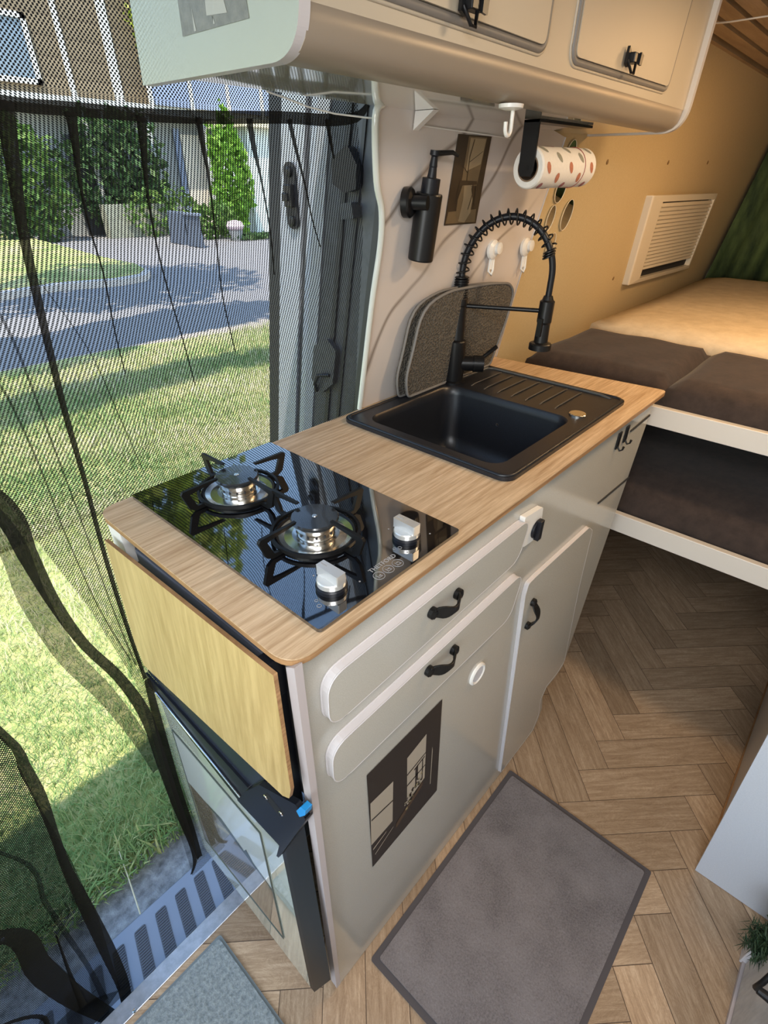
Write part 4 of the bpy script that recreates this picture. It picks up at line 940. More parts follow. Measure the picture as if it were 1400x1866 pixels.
# green curtain over the rear doors
gc = speckle('mottled_green_cloth', (.012, .030, .014), (.13, .19, .06), 9, .85, .3, .004, (1, 1.6, .5))
mb = MB(); n_ = 90; yv = lambda j: .42 - j * 1.75 / n_
P0 = []; P1 = []
for j in range(n_ + 1):
    y = yv(j); dx = .022 * math.sin(j * .8) + .010 * math.sin(j * 2.1)
    P0.append((2.88 + dx, y, .93)); P1.append((2.88 + dx * .8, y - .125, 1.68))
mb.add(P0 + P1, [(j, j + 1, n_ + 2 + j, n_ + 1 + j) for j in range(n_)], None, True)
o = mb.build('rear_curtain', gc); sm2 = o.modifiers.new('s', 'SOLIDIFY'); sm2.thickness = .002
tag(o, 'mottled green fabric curtain hanging across the rear doors behind the bed', 'curtain')

# ------------------------------------------------------------------ opposite side of the aisle
Bn = thing('bench_box', 'beige bench base along the far side of the aisle with brown foot strip', 'bench', (1.1, -.7, 0))
MB().box((.765, -1.32, .006), (1.75, -.471, .40)).build('box', rail_white, Bn, .002)
MB().box((.765, -1.30, .0005), (1.75, -.467, .006)).build('foot_strip', oak_edge, Bn)
PN = [(0.7500, -0.4553, -0.0057), (0.7500, -0.6065, 0.0107), (0.7500, -0.4214, 0.5115), (0.7500, -0.4339, 0.2834)]
PN[1] = (.75, -1.0, .002); PN[0] = (.75, PN[0][1], .002)
up_ = Vector((0.7500, -0.4214, 0.5115)); a_v = Vector(PN[0]); d_v = (up_ - a_v) * 1.25
o = MB().prism([PN[0], (.75, -1.30, .002), (.75, -1.30, .002 + d_v.z), tuple(a_v + d_v)], (.012, 0, 0), panel_blue, trim_white).build('side_panel', panel_blue, None, .0015)
tag(o, 'tall pale blue-grey seat side panel standing at the right edge of the aisle', 'panel')
CB = thing('low_cabinet', 'low white cupboard with black handle at the bottom right corner', 'cabinet', (.4, -.8, 0))
cy0 = (0.4986, -0.5696, 0.0000)[1]
cf = -.592
MB().box((-.3, -1.3, .001), (.640, cf, .30)).build('body', rail_white, CB, .002)
MB().box((.622, cf, .001), (.650, cf + .014, .30)).build('stile', trim_white, CB, .002)
MB().box((-.3, cf, .001), (.622, cf + .010, .012)).build('base_strip', side_strip, CB)
grain = speckle('white_limed_wood', (.42, .42, .42), (.66, .64, .62), 40, .6, .3, .001, (1, 1, .3))
cd = MB().box((.10, cf + .0003, .02), (.617, cf + .006, .29)).build('door', grain, CB, .002)
hp = Vector((0.4661, -0.5600, 0.2493))
MB().tube([(hp.x + .012, cf + .006, hp.z + .045), (hp.x + .012, cf + .030, hp.z + .045), (hp.x - .006, cf + .036, hp.z + .020), (hp.x - .004, cf + .036, hp.z - .012), (hp.x + .006, cf + .030, hp.z - .030), (hp.x + .006, cf + .006, hp.z - .030)], .0048, 8).lathe((hp.x + .006, cf + .006, hp.z - .030), [(.009, 0), (.007, .022), (0, .024)], 10, ax=(0, 1, 0)).build('handle', black_iron, cd)
# green garland end hanging over the cabinet corner
gp = Vector((0.6002, -0.5750, 0.1310))
gm = MB(); rg_ = random.Random(9); gmat = speckle('dark_green_tinsel', (.010, .030, .012), (.035, .075, .030), 50, .7)
for i in range(2600):
    a = rg_.uniform(0, 2 * PI); b_ = rg_.uniform(-1, 1); c_ = gp + Vector((.01 + rg_.gauss(0, .014), -.01 + rg_.gauss(0, .014), .008 + rg_.gauss(0, .016)))
    d_ = Vector((math.cos(a) * .8 - .3, math.sin(a) * .5, b_ - .6)).normalized() * rg_.uniform(.012, .028)
    s_ = d_.cross(Vector((rg_.random(), rg_.random(), rg_.random()))).normalized() * .0014
    gm.add([c_ - s_, c_ + s_, c_ + d_], [(0, 1, 2)])
tag(gm.build('garland', gmat), 'dark green tinsel garland hanging over the low white cupboard', 'garland')

# ------------------------------------------------------------------ mats
def floor_mat_thing(name, x0, x1, y0, y1, border, body, edge_, label, h=.006, r=.006):
    t_ = thing(name, label, 'mat', ((x0 + x1) / 2, (y0 + y1) / 2, 0))
    MB().prism([(x, y, .001) for x, y in rrect(x0, y0, x1, y1, r, 4)], (0, 0, h * .6)).build('border', edge_, t_, .001)
    mb_ = MB(); nx, ny = 24, 18; X0, X1, Y0, Y1 = x0 + border, x1 - border, y0 + border, y1 - border; rnd = random.Random(2)
    MB().prism([(x, y, .001 + h * .6) for x, y in rrect(X0, Y0, X1, Y1, r, 4)], (0, 0, h * .5)).build('pile', body, t_, .0015)
    return t_
mat_grey = speckle('grey_mauve_mat_pile', (.110, .098, .100), (.205, .185, .185), 110, .95, .7, .003)
_v = coords(mat_grey); f1 = noise(mat_grey, _v, 9, 4, .6); f2 = noise(mat_grey, _v, 260, 4, .7)
base(mat_grey, ramp(mat_grey, math_(mat_grey, 'ADD', math_(mat_grey, 'MULTIPLY', f1, .45), math_(mat_grey, 'MULTIPLY', f2, .55)), [(.36, (.105, .093, .094)), (.5, (.17, .152, .152)), (.66, (.225, .205, .204))]))
floor_mat_thing('door_mat', .0975, .674, -.378, .012, .013, mat_grey, mat('mat_border', (.075, .066, .068), .85), 'grey-brown rectangular mat with darker border in front of the cabinet')
mat_blue = speckle('blue_grey_loop_pile', (.17, .205, .22), (.40, .44, .45), 130, .95, 1.0, .006)
floor_mat_thing('door_mat', -.80, -.090, -.42, .288, .006, mat_blue, mat('blue_grey_border', (.17, .20, .215), .85), 'blue-grey looped mat beside the aluminium threshold', .007)

# ------------------------------------------------------------------ net curtains across the doorway
def sheet_grid(fn, nu, nv, m, name, parent, solid=0):
    mb_ = MB(); P = [fn(i / nu, j / nv) for j in range(nv + 1) for i in range(nu + 1)]; uv = []
    # uv = arc-length coordinates in metres
    U = [[0] * (nu + 1) for _ in range(nv + 1)]; V_ = [[0] * (nu + 1) for _ in range(nv + 1)]
    for j in range(nv + 1):
        for i in range(1, nu + 1): U[j][i] = U[j][i - 1] + (Vector(P[j * (nu + 1) + i]) - Vector(P[j * (nu + 1) + i - 1])).length
    for i in range(nu + 1):
        for j in range(1, nv + 1): V_[j][i] = V_[j - 1][i] + (Vector(P[j * (nu + 1) + i]) - Vector(P[(j - 1) * (nu + 1) + i])).length
    mid = U[nv // 2][nu]
    uv = [(U[j][i], V_[j][i]) for j in range(nv + 1) for i in range(nu + 1)]
    mb_.add(P, [(j * (nu + 1) + i, j * (nu + 1) + i + 1, (j + 1) * (nu + 1) + i + 1, (j + 1) * (nu + 1) + i) for j in range(nv) for i in range(nu)], m, True)
    return mb_.build(name, m, parent, uv=uv)
def lerp_tab(tab, t):
    for (a, x), (b, y) in zip(tab, tab[1:]):
        if t <= b: return x + (y - x) * ((t - a) / (b - a) if b > a else 0)
    return tab[-1][1]
NT = thing('net_curtain', 'black net insect curtain across the door opening, half behind the hob', 'curtain', (.2, .43, 1.45))
HZ = 1.452
Ledge = [(-.20, -.10), (.03, -.068), (.30, -.055), (.50, -.040), (.661, -.030), (.85, -.052), (1.064, -.092), (1.25, -.20), (HZ, -.36)]
def Lx(z): return lerp_tab(Ledge, z)
def Rx(z): return lerp_tab([(0, .40), (.9, .50), (1.3, .515), (HZ, .50)], z)
def net_y(x, z): 
    b = .432 + .006 * math.sin(x * 34 + z * 2) * (1 - abs(z - .8) * .3)
    if x > .40: b -= (x - .40) * .35 * max(0, (z - .9) / .55)
    return b
def fn_low(u, v):
    z = HZ + (.02 - HZ) * v; x = Lx(z) + (Rx(z) - Lx(z)) * u; return (x, net_y(x, z), z)
sheet_grid(fn_low, 90, 60, net, 'net_panel', NT)
def fn_up(u, v):
    z = 1.60 + (HZ - 1.60) * v; x = -.75 + (.50 + .75) * u; return (x, net_y(x, z) + (.0 if x < .4 else 0), z)
sheet_grid(fn_up, 50, 8, net, 'upper_net', NT)
hem_c = [(-.70, .43, 1.449), (-.45, .43, 1.452), (-.25, .43, 1.447), (-.10, .43, 1.450), (0.0415, 0.4280, 1.4365), (0.1064, 0.4280, 1.4363), (0.1829, 0.4280, 1.4364), (0.2598, 0.4280, 1.4394), (0.3268, 0.4200, 1.4433), (0.3816, 0.4100, 1.4459), (0.4315, 0.4000, 1.4462), (0.4755, 0.3850, 1.4514), (0.4910, 0.3750, 1.4664)]
def cat(P, t):
    P = [Vector(p_) for p_ in P]; n_ = len(P) - 1; f_ = min(max(t, 0), 1) * n_; i = min(int(f_), n_ - 1); t_ = f_ - i
    a, b, c_, d_ = P[max(i - 1, 0)], P[i], P[i + 1], P[min(i + 2, n_)]
    return .5 * ((2 * b) + (c_ - a) * t_ + (2 * a - 5 * b + 4 * c_ - d_) * t_ ** 2 + (3 * b - a - 3 * c_ + d_) * t_ ** 3)
def ribbon(path, widths, m, name, yoff=-.004, n=40, thick=0):
    def fn(u, v):
        c_ = cat(path, v); t_ = (cat(path, min(1, v + .01)) - cat(path, max(0, v - .01))); t_.y = 0; t_.normalize()
        nrm = Vector((t_.z, 0, -t_.x)); wd = lerp_tab([(i / (len(widths) - 1), w_) for i, w_ in enumerate(widths)], v)
        p_ = c_ + nrm * wd * (u - .5); return (p_.x, p_.y + yoff + .002 * math.sin(u * PI), p_.z)
    return sheet_grid(fn, 4, n, m, name, NT)
ribbon(hem_c, [.012, .0115, .012, .012, .0115, .012, .012, .0125, .013, .013, .013, .014, .012, .007], net_hem, 'header_band', -.004, 50)
pleats = [
 ([(0.0439, 0.4300, 1.4388), (0.0350, 0.4300, 1.3927), (0.0236, 0.4300, 1.3319), (0.0160, 0.4300, 1.2693), (0.0094, 0.4300, 1.2051), (0.0032, 0.4300, 1.1330), (-0.0012, 0.4300, 1.0505), (-0.0093, 0.4300, 0.9384), (-0.0146, 0.4300, 0.8143), (-0.0171, 0.4300, 0.6692)], [.018, .014, .010, .009, .008, .007, .006, .006, .006, .006]),
 ([(0.1030, 0.4300, 1.4335), (0.0991, 0.4300, 1.4038), (0.0940, 0.4300, 1.3749), (0.0913, 0.4300, 1.3340), (0.0929, 0.4300, 1.2837), (0.0883, 0.4300, 1.2226), (0.0870, 0.4300, 1.1684)], [.012, .008, .004, .0022, .0018, .0014, .001]),
 ([(0.1785, 0.4300, 1.4353), (0.1733, 0.4300, 1.4014), (0.1676, 0.4300, 1.3645), (0.1655, 0.4300, 1.3135), (0.1678, 0.4300, 1.2637), (0.1749, 0.4300, 1.1939), (0.1795, 0.4300, 1.1316)], [.012, .008, .004, .0022, .0018, .0014, .001]),
 ([(0.2513, 0.4300, 1.4389), (0.2516, 0.4300, 1.4092), (0.2530, 0.4300, 1.3756), (0.2499, 0.4300, 1.3085), (0.2468, 0.4300, 1.2408), (0.2537, 0.4300, 1.1638)], [.010, .007, .003, .0018, .0014, .001]),
 ([(0.3231, 0.4280, 1.4423), (0.3258, 0.4280, 1.4119), (0.3325, 0.4280, 1.3759), (0.3388, 0.4280, 1.3172), (0.3386, 0.4280, 1.2602)], [.010, .008, .003, .0018, .001]),
 ([(0.3781, 0.4150, 1.4441), (0.3858, 0.4150, 1.4138), (0.3989, 0.4150, 1.3698), (0.4085, 0.4150, 1.3288), (0.4218, 0.4150, 1.2919)], [.008, .006, .0026, .0014, .0008]),
 ([(0.4315, 0.4000, 1.4468), (0.4379, 0.4000, 1.4217), (0.4430, 0.4000, 1.4029)], [.008, .006, .002]),
 ([(-0.0255, 0.4300, 1.2636), (-0.0209, 0.4300, 1.2172), (-0.0215, 0.4300, 1.1119), (-0.0223, 0.4300, 0.9826), (-0.0249, 0.4300, 0.8440), (-0.0230, 0.4300, 0.7086)], [.003, .003, .0022, .002, .002, .003]),
 ([(-0.0511, 0.4300, 1.1935), (-0.0464, 0.4300, 1.1607), (-0.0438, 0.4300, 1.0827), (-0.0457, 0.4300, 0.9764), (-0.0413, 0.4300, 0.8440), (-0.0276, 0.4300, 0.7256)], [.003, .0026, .0022, .002, .002, .003]),
 ([(0.0211, 0.4300, 1.2907), (0.0524, 0.4300, 1.2030), (0.0647, 0.4300, 1.1150), (0.0761, 0.4300, 1.0288)], [.001, .0014, .0012, .0008]),
 ([(-0.0147, 0.4300, 0.6671), (-0.0239, 0.4300, 0.5305), (-0.0338, 0.4300, 0.3591), (-0.0385, 0.4300, 0.1899), (-0.0418, 0.4300, 0.0680)], [.010, .016, .018, .018, .012]),
]
for P, W_ in pleats: ribbon(P, W_, net_hem if W_[0] > .006 or W_[-1] > .01 else net_fold, 'pleat', -.006, 36)
hemL = [(-.36, .426, 1.45), (-.27, .426, 1.34), (-.20, .426, 1.25), (-.145, .426, 1.15),  (-0.0978, 0.4260, 1.0493), (-0.0949, 0.4260, 0.9779), (-0.0910, 0.4260, 0.8958), (-0.0785, 0.4260, 0.8061), (-0.0527, 0.4260, 0.7079), (-0.0382, 0.4260, 0.5971), (-0.0417, 0.4260, 0.4683), (-0.0458, 0.4260, 0.3181), (-0.0475, 0.4260, 0.1607), (-0.0551, 0.4260, 0.0833), (-0.0731, 0.4260, 0.0468)]
ribbon(hemL, [.014, .018, .024, .028, .030, .022, .016, .014, .016, .020, .020, .018, .012, .010, .006], net_hem, 'edge_hem', -.008, 60)
ribbon([(-.30, .426, 1.36), (-.20, .426, 1.20), (-.13, .426, 1.09), (-0.1072, 0.4260, 1.0100), (-0.1108, 0.4260, 0.9186), (-0.1030, 0.4260, 0.8024), (-0.0796, 0.4260, 0.6920), (-0.0608, 0.4260, 0.5578), (-0.0572, 0.4260, 0.4508)], [.01, .022, .028, .030, .032, .028, .026, .024, .01], net_fold, 'folded_edge', -.010, 40)
# second half, hanging nearer and left
NT2 = thing('net_curtain', 'black net curtain half hanging at the lower left over the entry step', 'curtain', (-.5, .41, 1.4)); NT_keep = NT; NT = NT2
R2 = [(-.12, -.288), (.0, -.272), (.2, -.245), (.44, -.227), (.60, -.222), (.75, -.212), (.95, -.235), (1.2, -.35), (1.45, -.5)]
def fn_l(u, v):
    z = 1.45 + (-.10 - 1.45) * v; x = -.95 + (lerp_tab(R2, z) + .95) * u; return (x, .400 + .008 * math.sin(x * 40 + z), z)
sheet_grid(fn_l, 70, 50, net_double, 'net_panel', NT2)
for P, W_, m_ in (
 ([(-.50, .395, 1.45), (-.42, .395, 1.30), (-.33, .395, 1.12), (-.25, .395, .95), (-0.2098, 0.3950, 0.7506), (-0.2122, 0.3950, 0.6752), (-0.2156, 0.3950, 0.6069), (-0.2275, 0.3950, 0.5094), (-0.2390, 0.3950, 0.4162), (-0.2501, 0.3950, 0.2617), (-0.2617, 0.3950, 0.1012), (-0.2754, 0.3950, -0.0547), (-0.2970, 0.3950, -0.1766)], [.010, .008, .007, .006, .010, .016, .016, .012, .014, .022, .026, .024, .020], net_hem),
 ([(-.60, .395, 1.45), (-.48, .395, 1.1), (-.38, .395, .80), (-0.2774, 0.3950, 0.5202), (-0.2855, 0.3950, 0.3798), (-0.2913, 0.3950, 0.2530), (-0.2981, 0.3950, 0.1046), (-0.3124, 0.3950, -0.0526)], [.012, .005, .004, .006, .008, .008, .008, .012], net_fold),
 ([(-.62, .392, 1.45), (-.56, .392, 1.1), (-.50, .392, .80), (-.43, .392, .50), (-0.3394, 0.3920, 0.3692), (-0.3445, 0.3920, 0.2335), (-0.3401, 0.3920, 0.0731), (-0.3228, 0.3920, -0.1238)], [.010, .010, .010, .012, .020, .034, .040, .036, .028], net_hem),
 ([(-0.3014, 0.3920, 0.2822), (-0.3220, 0.3920, 0.1456), (-0.3402, 0.3920, 0.0061)], [.002, .006, .014], net_hem),
 ([(-.88, .392, 1.45), (-.80, .392, 1.0), (-.66, .392, .45), (-0.4031, 0.3920, 0.1404), (-0.4136, 0.3920, 0.0005)], [.012, .007, .007, .008, .008, .008], net_hem)):
    ribbon(P, W_, m_, 'fold', -.006, 40)
ribbon([(-.98, .396, 1.452), (-.8, .396, 1.448), (-.62, .396, 1.453), (-.49, .396, 1.45)], [.012, .012], net_hem, 'header_band', -.004, 20)
# heap of hem lying on the sill edge
def fn_h(u, v):
    x = -.62 + .36 * u; tp_ = min(1, (1 - u) * 4); return (x, .346 + .07 * v * tp_, .004 + .010 * (1 + math.sin(11 * u)) * math.sin(PI * v) * tp_ - .03 * v * tp_)
sheet_grid(fn_h, 40, 10, net_fold, 'hem_heap', NT2)
NT = NT_keep
# white curtain cord
o = MB().tube([(0.3329, 0.3950, 1.4681), (0.3583, 0.3900, 1.4636), (0.3897, 0.3850, 1.4571), (0.4240, 0.3700, 1.4515), (0.4716, 0.3600, 1.4501), (0.5001, 0.3500, 1.4497), (0.6031, 0.3415, 1.4459), (0.8310, 0.3421, 1.4429)], .0011, 8).build('curtain_cord', white_plastic)
tag(o, 'thin white elastic cord stretched above the net curtain header to the splashback', 'cord')
# cord across the slatted ceiling
o = MB().tube([(1.4466, 0.2801, 1.6700), (1.4357, 0.2008, 1.6650), (1.4452, 0.1125, 1.6680)], .0016, 8).build('washing_line', cream_plastic)
tag(o, 'thin pale cord running across the slatted ceiling', 'cord')
# ------------------------------------------------------------------ outdoors
GZ = -.45
def var_mat(name, stops, rough=.8, attr='tone', transl=.0):
    m = mat(name, stops[0][1], rough, spec=.2); a = nd(m, 'ShaderNodeAttribute'); a.attribute_name = attr
    base(m, ramp(m, a.outputs['Fac'], stops))
    if transl:
        t = m.node_tree; b = t.nodes['Principled BSDF']; tr = t.nodes.new('ShaderNodeBsdfTranslucent'); mx = t.nodes.new('ShaderNodeMixShader'); mx.inputs[0].default_value = transl
        src = b.inputs['Base Color'].links[0].from_socket; t.links.new(src, tr.inputs[0]); out = t.nodes['Material Output']
        t.links.new(b.outputs[0], mx.inputs[1]); t.links.new(tr.outputs[0], mx.inputs[2]); t.links.new(mx.outputs[0], out.inputs[0])
    return m
soil = mat('lawn_turf', (.16, .17, .05), .95); v = coords(soil)
n1 = noise(soil, v, 1.3, 5, .65, .4); n2 = noise(soil, v, 45, 5, .7)
nm = math_(soil, 'ADD', math_(soil, 'MULTIPLY', n1, .6), math_(soil, 'MULTIPLY', n2, .4))
base(soil, ramp(soil, nm, [(.36, (.16, .22, .06)), (.47, (.30, .34, .11)), (.55, (.48, .45, .19)), (.66, (.62, .54, .32))])); bump(soil, n2, .6, .02)
def ground(name, P, z, m, label=None):
    o = MB().prism([(x, y, z) for x, y in P], (0, 0, -.03)).build(name, m); return struct(o, label)
ground('lawn', [(-14, .86), (14, .86), (14, 6.2), (5.0, 6.25), (2.6, 6.75), (1.2, 6.75), (-14, 6.9)], GZ, soil)
pave = speckle('grey_pitted_stone', (.11, .112, .12), (.40, .41, .43), 30, .8, .9, .012)
ground('kerb_stones', [(-14, -1.6), (14, -1.6), (14, .88), (-14, .88)], GZ - .012, pave)
verge = speckle('pinkish_gravel_verge', (.36, .30, .24), (.50, .42, .34), 16, .9, .5, .01)
ground('gravel_verge', [(-14, 5.9), (16, 5.9), (16, 7.8), (-14, 7.8)], GZ - .010, verge)
asph = speckle('pale_asphalt', (.20, .19, .19), (.29, .275, .265), 24, .9, .4, .006)
ground('road', [(-40, 7.0), (60, 6.6), (60, 60), (-40, 60)], GZ - .006, asph)
isl = [(2.0392, 10.8629, -0.4500), (2.5847, 11.0920, -0.4500), (3.6668, 11.3482, -0.4500), (4.7644, 11.1167, -0.4500), (5.3458, 11.2887, -0.4500), (5.7254, 11.8256, -0.4500), (5.9684, 12.8177, -0.4500), (5.9546, 14.6141, -0.4500), (6.2245, 18.0258, -0.4500), (6.6562, 24.5554, -0.4500), (6.7252, 28.7039, -0.4500)]
MBk = MB().prism([(x, y, GZ - .02) for x, y, _ in isl], (0, 0, .13)); struct(MBk.build('island_kerb', speckle('pink_kerb_stone', (.50, .43, .38), (.62, .55, .48), 9, .85)))
cxi = sum(p_[0] for p_ in isl) / len(isl); cyi = sum(p_[1] for p_ in isl) / len(isl)
struct(MB().prism([(cxi + (x - cxi) * .965, cyi + (y - cyi) * .93, GZ + .10) for x, y, _ in isl], (0, 0, .03)).build('island_lawn', soil))

# grass blades near the doorway (leaf by leaf)
import numpy as np
def grass(name, n, xr, yr, h, w_, seed, label):
    rs = np.random.RandomState(seed)
    x = rs.uniform(xr[0], xr[1], n); y = yr[0] + (yr[1] - yr[0]) * rs.uniform(0, 1, n) ** 1.5
    edge_ = rs.uniform(0, 1, n) < .06; y = np.where(edge_, .80 + rs.uniform(0, .10, n), y)
    a = rs.uniform(0, 2 * np.pi, n); hh = h * rs.uniform(.45, 1.25, n); lean = rs.uniform(.3, 1.3, n) * hh
    tuft = .5 + .5 * np.sin(x * 7 + 2 * np.sin(y * 5)) * np.sin(y * 6 + 1.7 * np.sin(x * 4)); hh *= .65 + .6 * tuft
    dx, dy = np.cos(a), np.sin(a); px_, py_ = -dy * w_, dx * w_
    z0 = np.full(n, GZ)
    b0 = np.stack([x - px_, y - py_, z0], 1); b1 = np.stack([x + px_, y + py_, z0], 1)
    m0 = np.stack([x + dx * lean * .35 - px_ * .8, y + dy * lean * .35 - py_ * .8, z0 + hh * .65], 1); m1 = np.stack([x + dx * lean * .35 + px_ * .8, y + dy * lean * .35 + py_ * .8, z0 + hh * .65], 1)
    tp = np.stack([x + dx * lean, y + dy * lean, z0 + hh], 1)
    V = np.stack([b0, b1, m0, m1, tp], 1).reshape(-1, 3)
    F = []
    me = bpy.data.meshes.new(name); i5 = np.arange(n) * 5
    quads = np.stack([i5, i5 + 1, i5 + 3, i5 + 2], 1); tris = np.stack([i5 + 2, i5 + 3, i5 + 4], 1)
    loops = np.concatenate([quads.ravel(), tris.ravel()]); starts = np.concatenate([np.arange(n) * 4, 4 * n + np.arange(n) * 3])
    me.vertices.add(len(V)); me.vertices.foreach_set('co', V.ravel()); me.loops.add(len(loops)); me.loops.foreach_set('vertex_index', loops)
    me.polygons.add(2 * n); me.polygons.foreach_set('loop_start', starts)
    me.update(calc_edges=True); me.validate()
    dry = .5 + .5 * np.sin(x * 1.9 + 1.1 + 1.3 * np.sin(y * 1.6)) * np.cos(y * 2.3 + x)
    tn_ = np.clip(.55 * rs.uniform(0, 1, n) + .50 * dry * np.clip((y - .9) / .6, .15, 1), 0, 1)
    at3 = me.attributes.new('tone', 'FLOAT', 'FACE'); at3.data.foreach_set('value', np.concatenate([tn_, tn_]).astype(np.float32))
    me.materials.append(blade); o = bpy.data.objects.new(name, me); C.objects.link(o)
    return tag(o, label, 'grass', None, 'stuff')
blade = var_mat('grass_blade', [(0, (.15, .27, .09)), (.3, (.26, .38, .14)), (.52, (.43, .46, .20)), (.70, (.62, .56, .36)), (1, (.74, .68, .50))], .6, transl=.35)
grass('grass_blades', 60000, (-1.3, 2.2), (.86, 3.2), .050, .0016, 1, 'short green and straw-coloured grass growing just outside the doorway')
grass('grass_blades', 50000, (-.4, 5.5), (3.0, 6.5), .055, .0042, 2, 'sunlit yellowish lawn grass out towards the road')
# a straw on the step
o = MB().tube([(-.185, .60, GZ + .05), (-.19, .66, GZ + .04), (-.165, .80, GZ + .03), (-.15, .88, GZ + .05)], [.0012, .0022, .0022, .001], 6).build('dry_stalk', mat('straw', (.62, .56, .40), .8))
tag(o, 'single pale dry stalk lying on the stone between step and grass', 'stalk')

# foliage
def leafy(name, label, cat_, blobs, n, size, m, seed, trunk=None, group=None, loc=None):
    rs = random.Random(seed); t_ = thing(name, label, cat_, loc or (blobs[0][0], blobs[0][1], GZ), group)
    mb_ = MB(); tones = []
    vol = [b[3] * b[4] * b[5] for b in blobs]; tot = sum(vol)
    for b, v_ in zip(blobs, vol):
        for _ in range(int(n * v_ / tot)):
            while True:
                d = Vector((rs.uniform(-1, 1), rs.uniform(-1, 1), rs.uniform(-1, 1)))
                if d.length <= 1: break
            d = d.normalized() * (d.length ** .45); r_ = 1 + .18 * math.sin(7 * d.x + 5 * d.z + seed) + .12 * math.sin(13 * d.y + 9 * d.z)
            c_ = Vector((b[0] + d.x * b[3] * r_, b[1] + d.y * b[4] * r_, b[2] + d.z * b[5] * r_))
            if c_.z < GZ: continue
            u_ = Vector((rs.gauss(0, 1), rs.gauss(0, 1), rs.gauss(0, 1))).normalized(); w__ = u_.cross(Vector((rs.gauss(0, 1), rs.gauss(0, 1), rs.gauss(0, 1)))).normalized()
            s_ = size * rs.uniform(.6, 1.3)
            mb_.add([c_ - u_ * s_, c_ + w__ * s_ * .55, c_ + u_ * s_, c_ - w__ * s_ * .55], [(0, 1, 2, 3)]); tones.append(min(1, max(0, rs.gauss(.5, .22))))
    o = mb_.build('foliage', m, t_); a3 = o.data.attributes.new('tone', 'FLOAT', 'FACE'); a3.data.foreach_set('value', tones)
    if trunk:
        tb = MB()
        for P, R__ in trunk: tb.tube(P, R__, 10)
        tb.build('trunk', bark, t_)
    return t_
bark = speckle('brown_bark', (.07, .05, .035), (.16, .12, .085), 9, .95, .8, .02, (1, 1, .3))
leaf_mid = var_mat('mid_green_leaf', [(0, (.05, .11, .025)), (.5, (.12, .22, .05)), (1, (.26, .36, .10))], .55, transl=.35)
leaf_bright = var_mat('bright_green_leaf', [(0, (.09, .22, .02)), (.5, (.20, .40, .05)), (1, (.38, .55, .12))], .55, transl=.35)
leaf_dark = var_mat('dark_green_leaf', [(0, (.025, .06, .02)), (.5, (.06, .12, .04)), (1, (.14, .20, .08))], .6, transl=.25)
leaf_yel = var_mat('yellow_green_leaf', [(0, (.14, .22, .03)), (.5, (.34, .42, .06)), (1, (.62, .62, .16))], .5, transl=.45)
# tree that the hob mirrors; its shade falls on the road
leafy('leafy_tree', 'tall yellow-green tree on the verge, seen mirrored in the hob', 'tree', [(2.7, 8.6, 5.9, 1.9, 1.8, 1.9), (3.5, 9.0, 7.0, 1.3, 1.3, 1.4), (1.1, 8.4, 7.0, 1.9, 1.7, 1.6), (3.5, 9.6, 4.9, 1.4, 1.3, 1.0), (1.5, 9.0, 8.8, 1.6, 1.5, 1.4)], 9000, .13, leaf_yel, 3,
      [([(-.6, 9.4, GZ), (-.5, 9.3, 2.0), (.3, 9.0, 4.2), (1.6, 8.8, 6.5)], [.22, .18, .14, .05]), ([(.0, 9.2, 3.4), (-.2, 8.8, 5.0), (.4, 8.5, 7.5)], [.10, .08, .03])], loc=(-.6, 9.4, GZ))
# trees beyond the van that throw bands of shade on lawn and road
leafy('street_tree', 'leafy tree above the van throwing shade bands over the lawn', 'tree', [(-1.6, 2.6, 7.6, 1.9, .34, .5), (1.3, 2.3, 7.8, 1.5, .30, .4), (-2.2, 4.6, 7.4, 2.2, .8, .5), (.9, 5.0, 7.2, 2.0, .75, .5), (2.6, 1.2, 7.4, 1.1, .3, .4)], 8000, .15, leaf_mid, 5,
      [([(-5.2, 3.2, GZ), (-5.0, 3.2, 3), (-4.0, 3.4, 6.2), (-2.0, 3.6, 7.4)], [.3, .25, .16, .06])], loc=(-5.2, 3.2, GZ))

# the house across the road
HY = 22.0
Hs = thing('house', 'two-storey house with brown board siding and white corner boards across the road', 'house', (10, HY, GZ))
sid = mat('brown_board_siding', (.30, .23, .14), .75); v = coords(sid, (.4, 1, 1)); wv = nd(sid, 'ShaderNodeTexWave'); wv.wave_type = 'BANDS'; wv.bands_direction = 'Z'; wv.inputs['Scale'].default_value = .65; wv.wave_profile = 'SAW'
lk(sid, coords(sid), wv.inputs['Vector']); base(sid, mixc(sid, noise(sid, v, 3, 5, .6), ramp(sid, wv.outputs['Fac'], [(0, (.10, .07, .04)), (.14, (.20, .155, .095)), (1, (.26, .20, .125))]), (.17, .13, .08)))
wbd = mat('white_corner_board', (.52, .52, .49), .6); ren = mat('pale_render', (.34, .35, .34), .85); winglass = mat('window_glass_reflective', (.10, .14, .20), .05, coat=1.0); bluep = mat('blue_grey_balcony_panel', (.24, .29, .42), .3)
zt = (10.8611, 22.0000, 3.3593)[2]
MB().box((-8, HY, GZ), (34, HY + 6, zt)).build('lower_wall', ren, Hs)
MB().box((-8, HY - .05, zt), (34, HY + 6, 9.0)).build('siding', sid, Hs)
roof = mat('dark_roof', (.09, .08, .08), .8)
MB().prism([(-8.5, HY - .8, 8.9), (-8.5, HY + 7, 8.9), (-8.5, HY + 3, 10.6)], (43, 0, 0)).build('roof', roof, Hs)
def vboard(a, b, wd, nm='corner_board'):
    a, b = Vector(a), Vector(b); xm = (a.x + b.x) / 2
    MB().box((xm - wd / 2, HY - .12, b.z), (xm + wd / 2, HY - .04, a.z + 3)).build(nm, wbd, Hs)
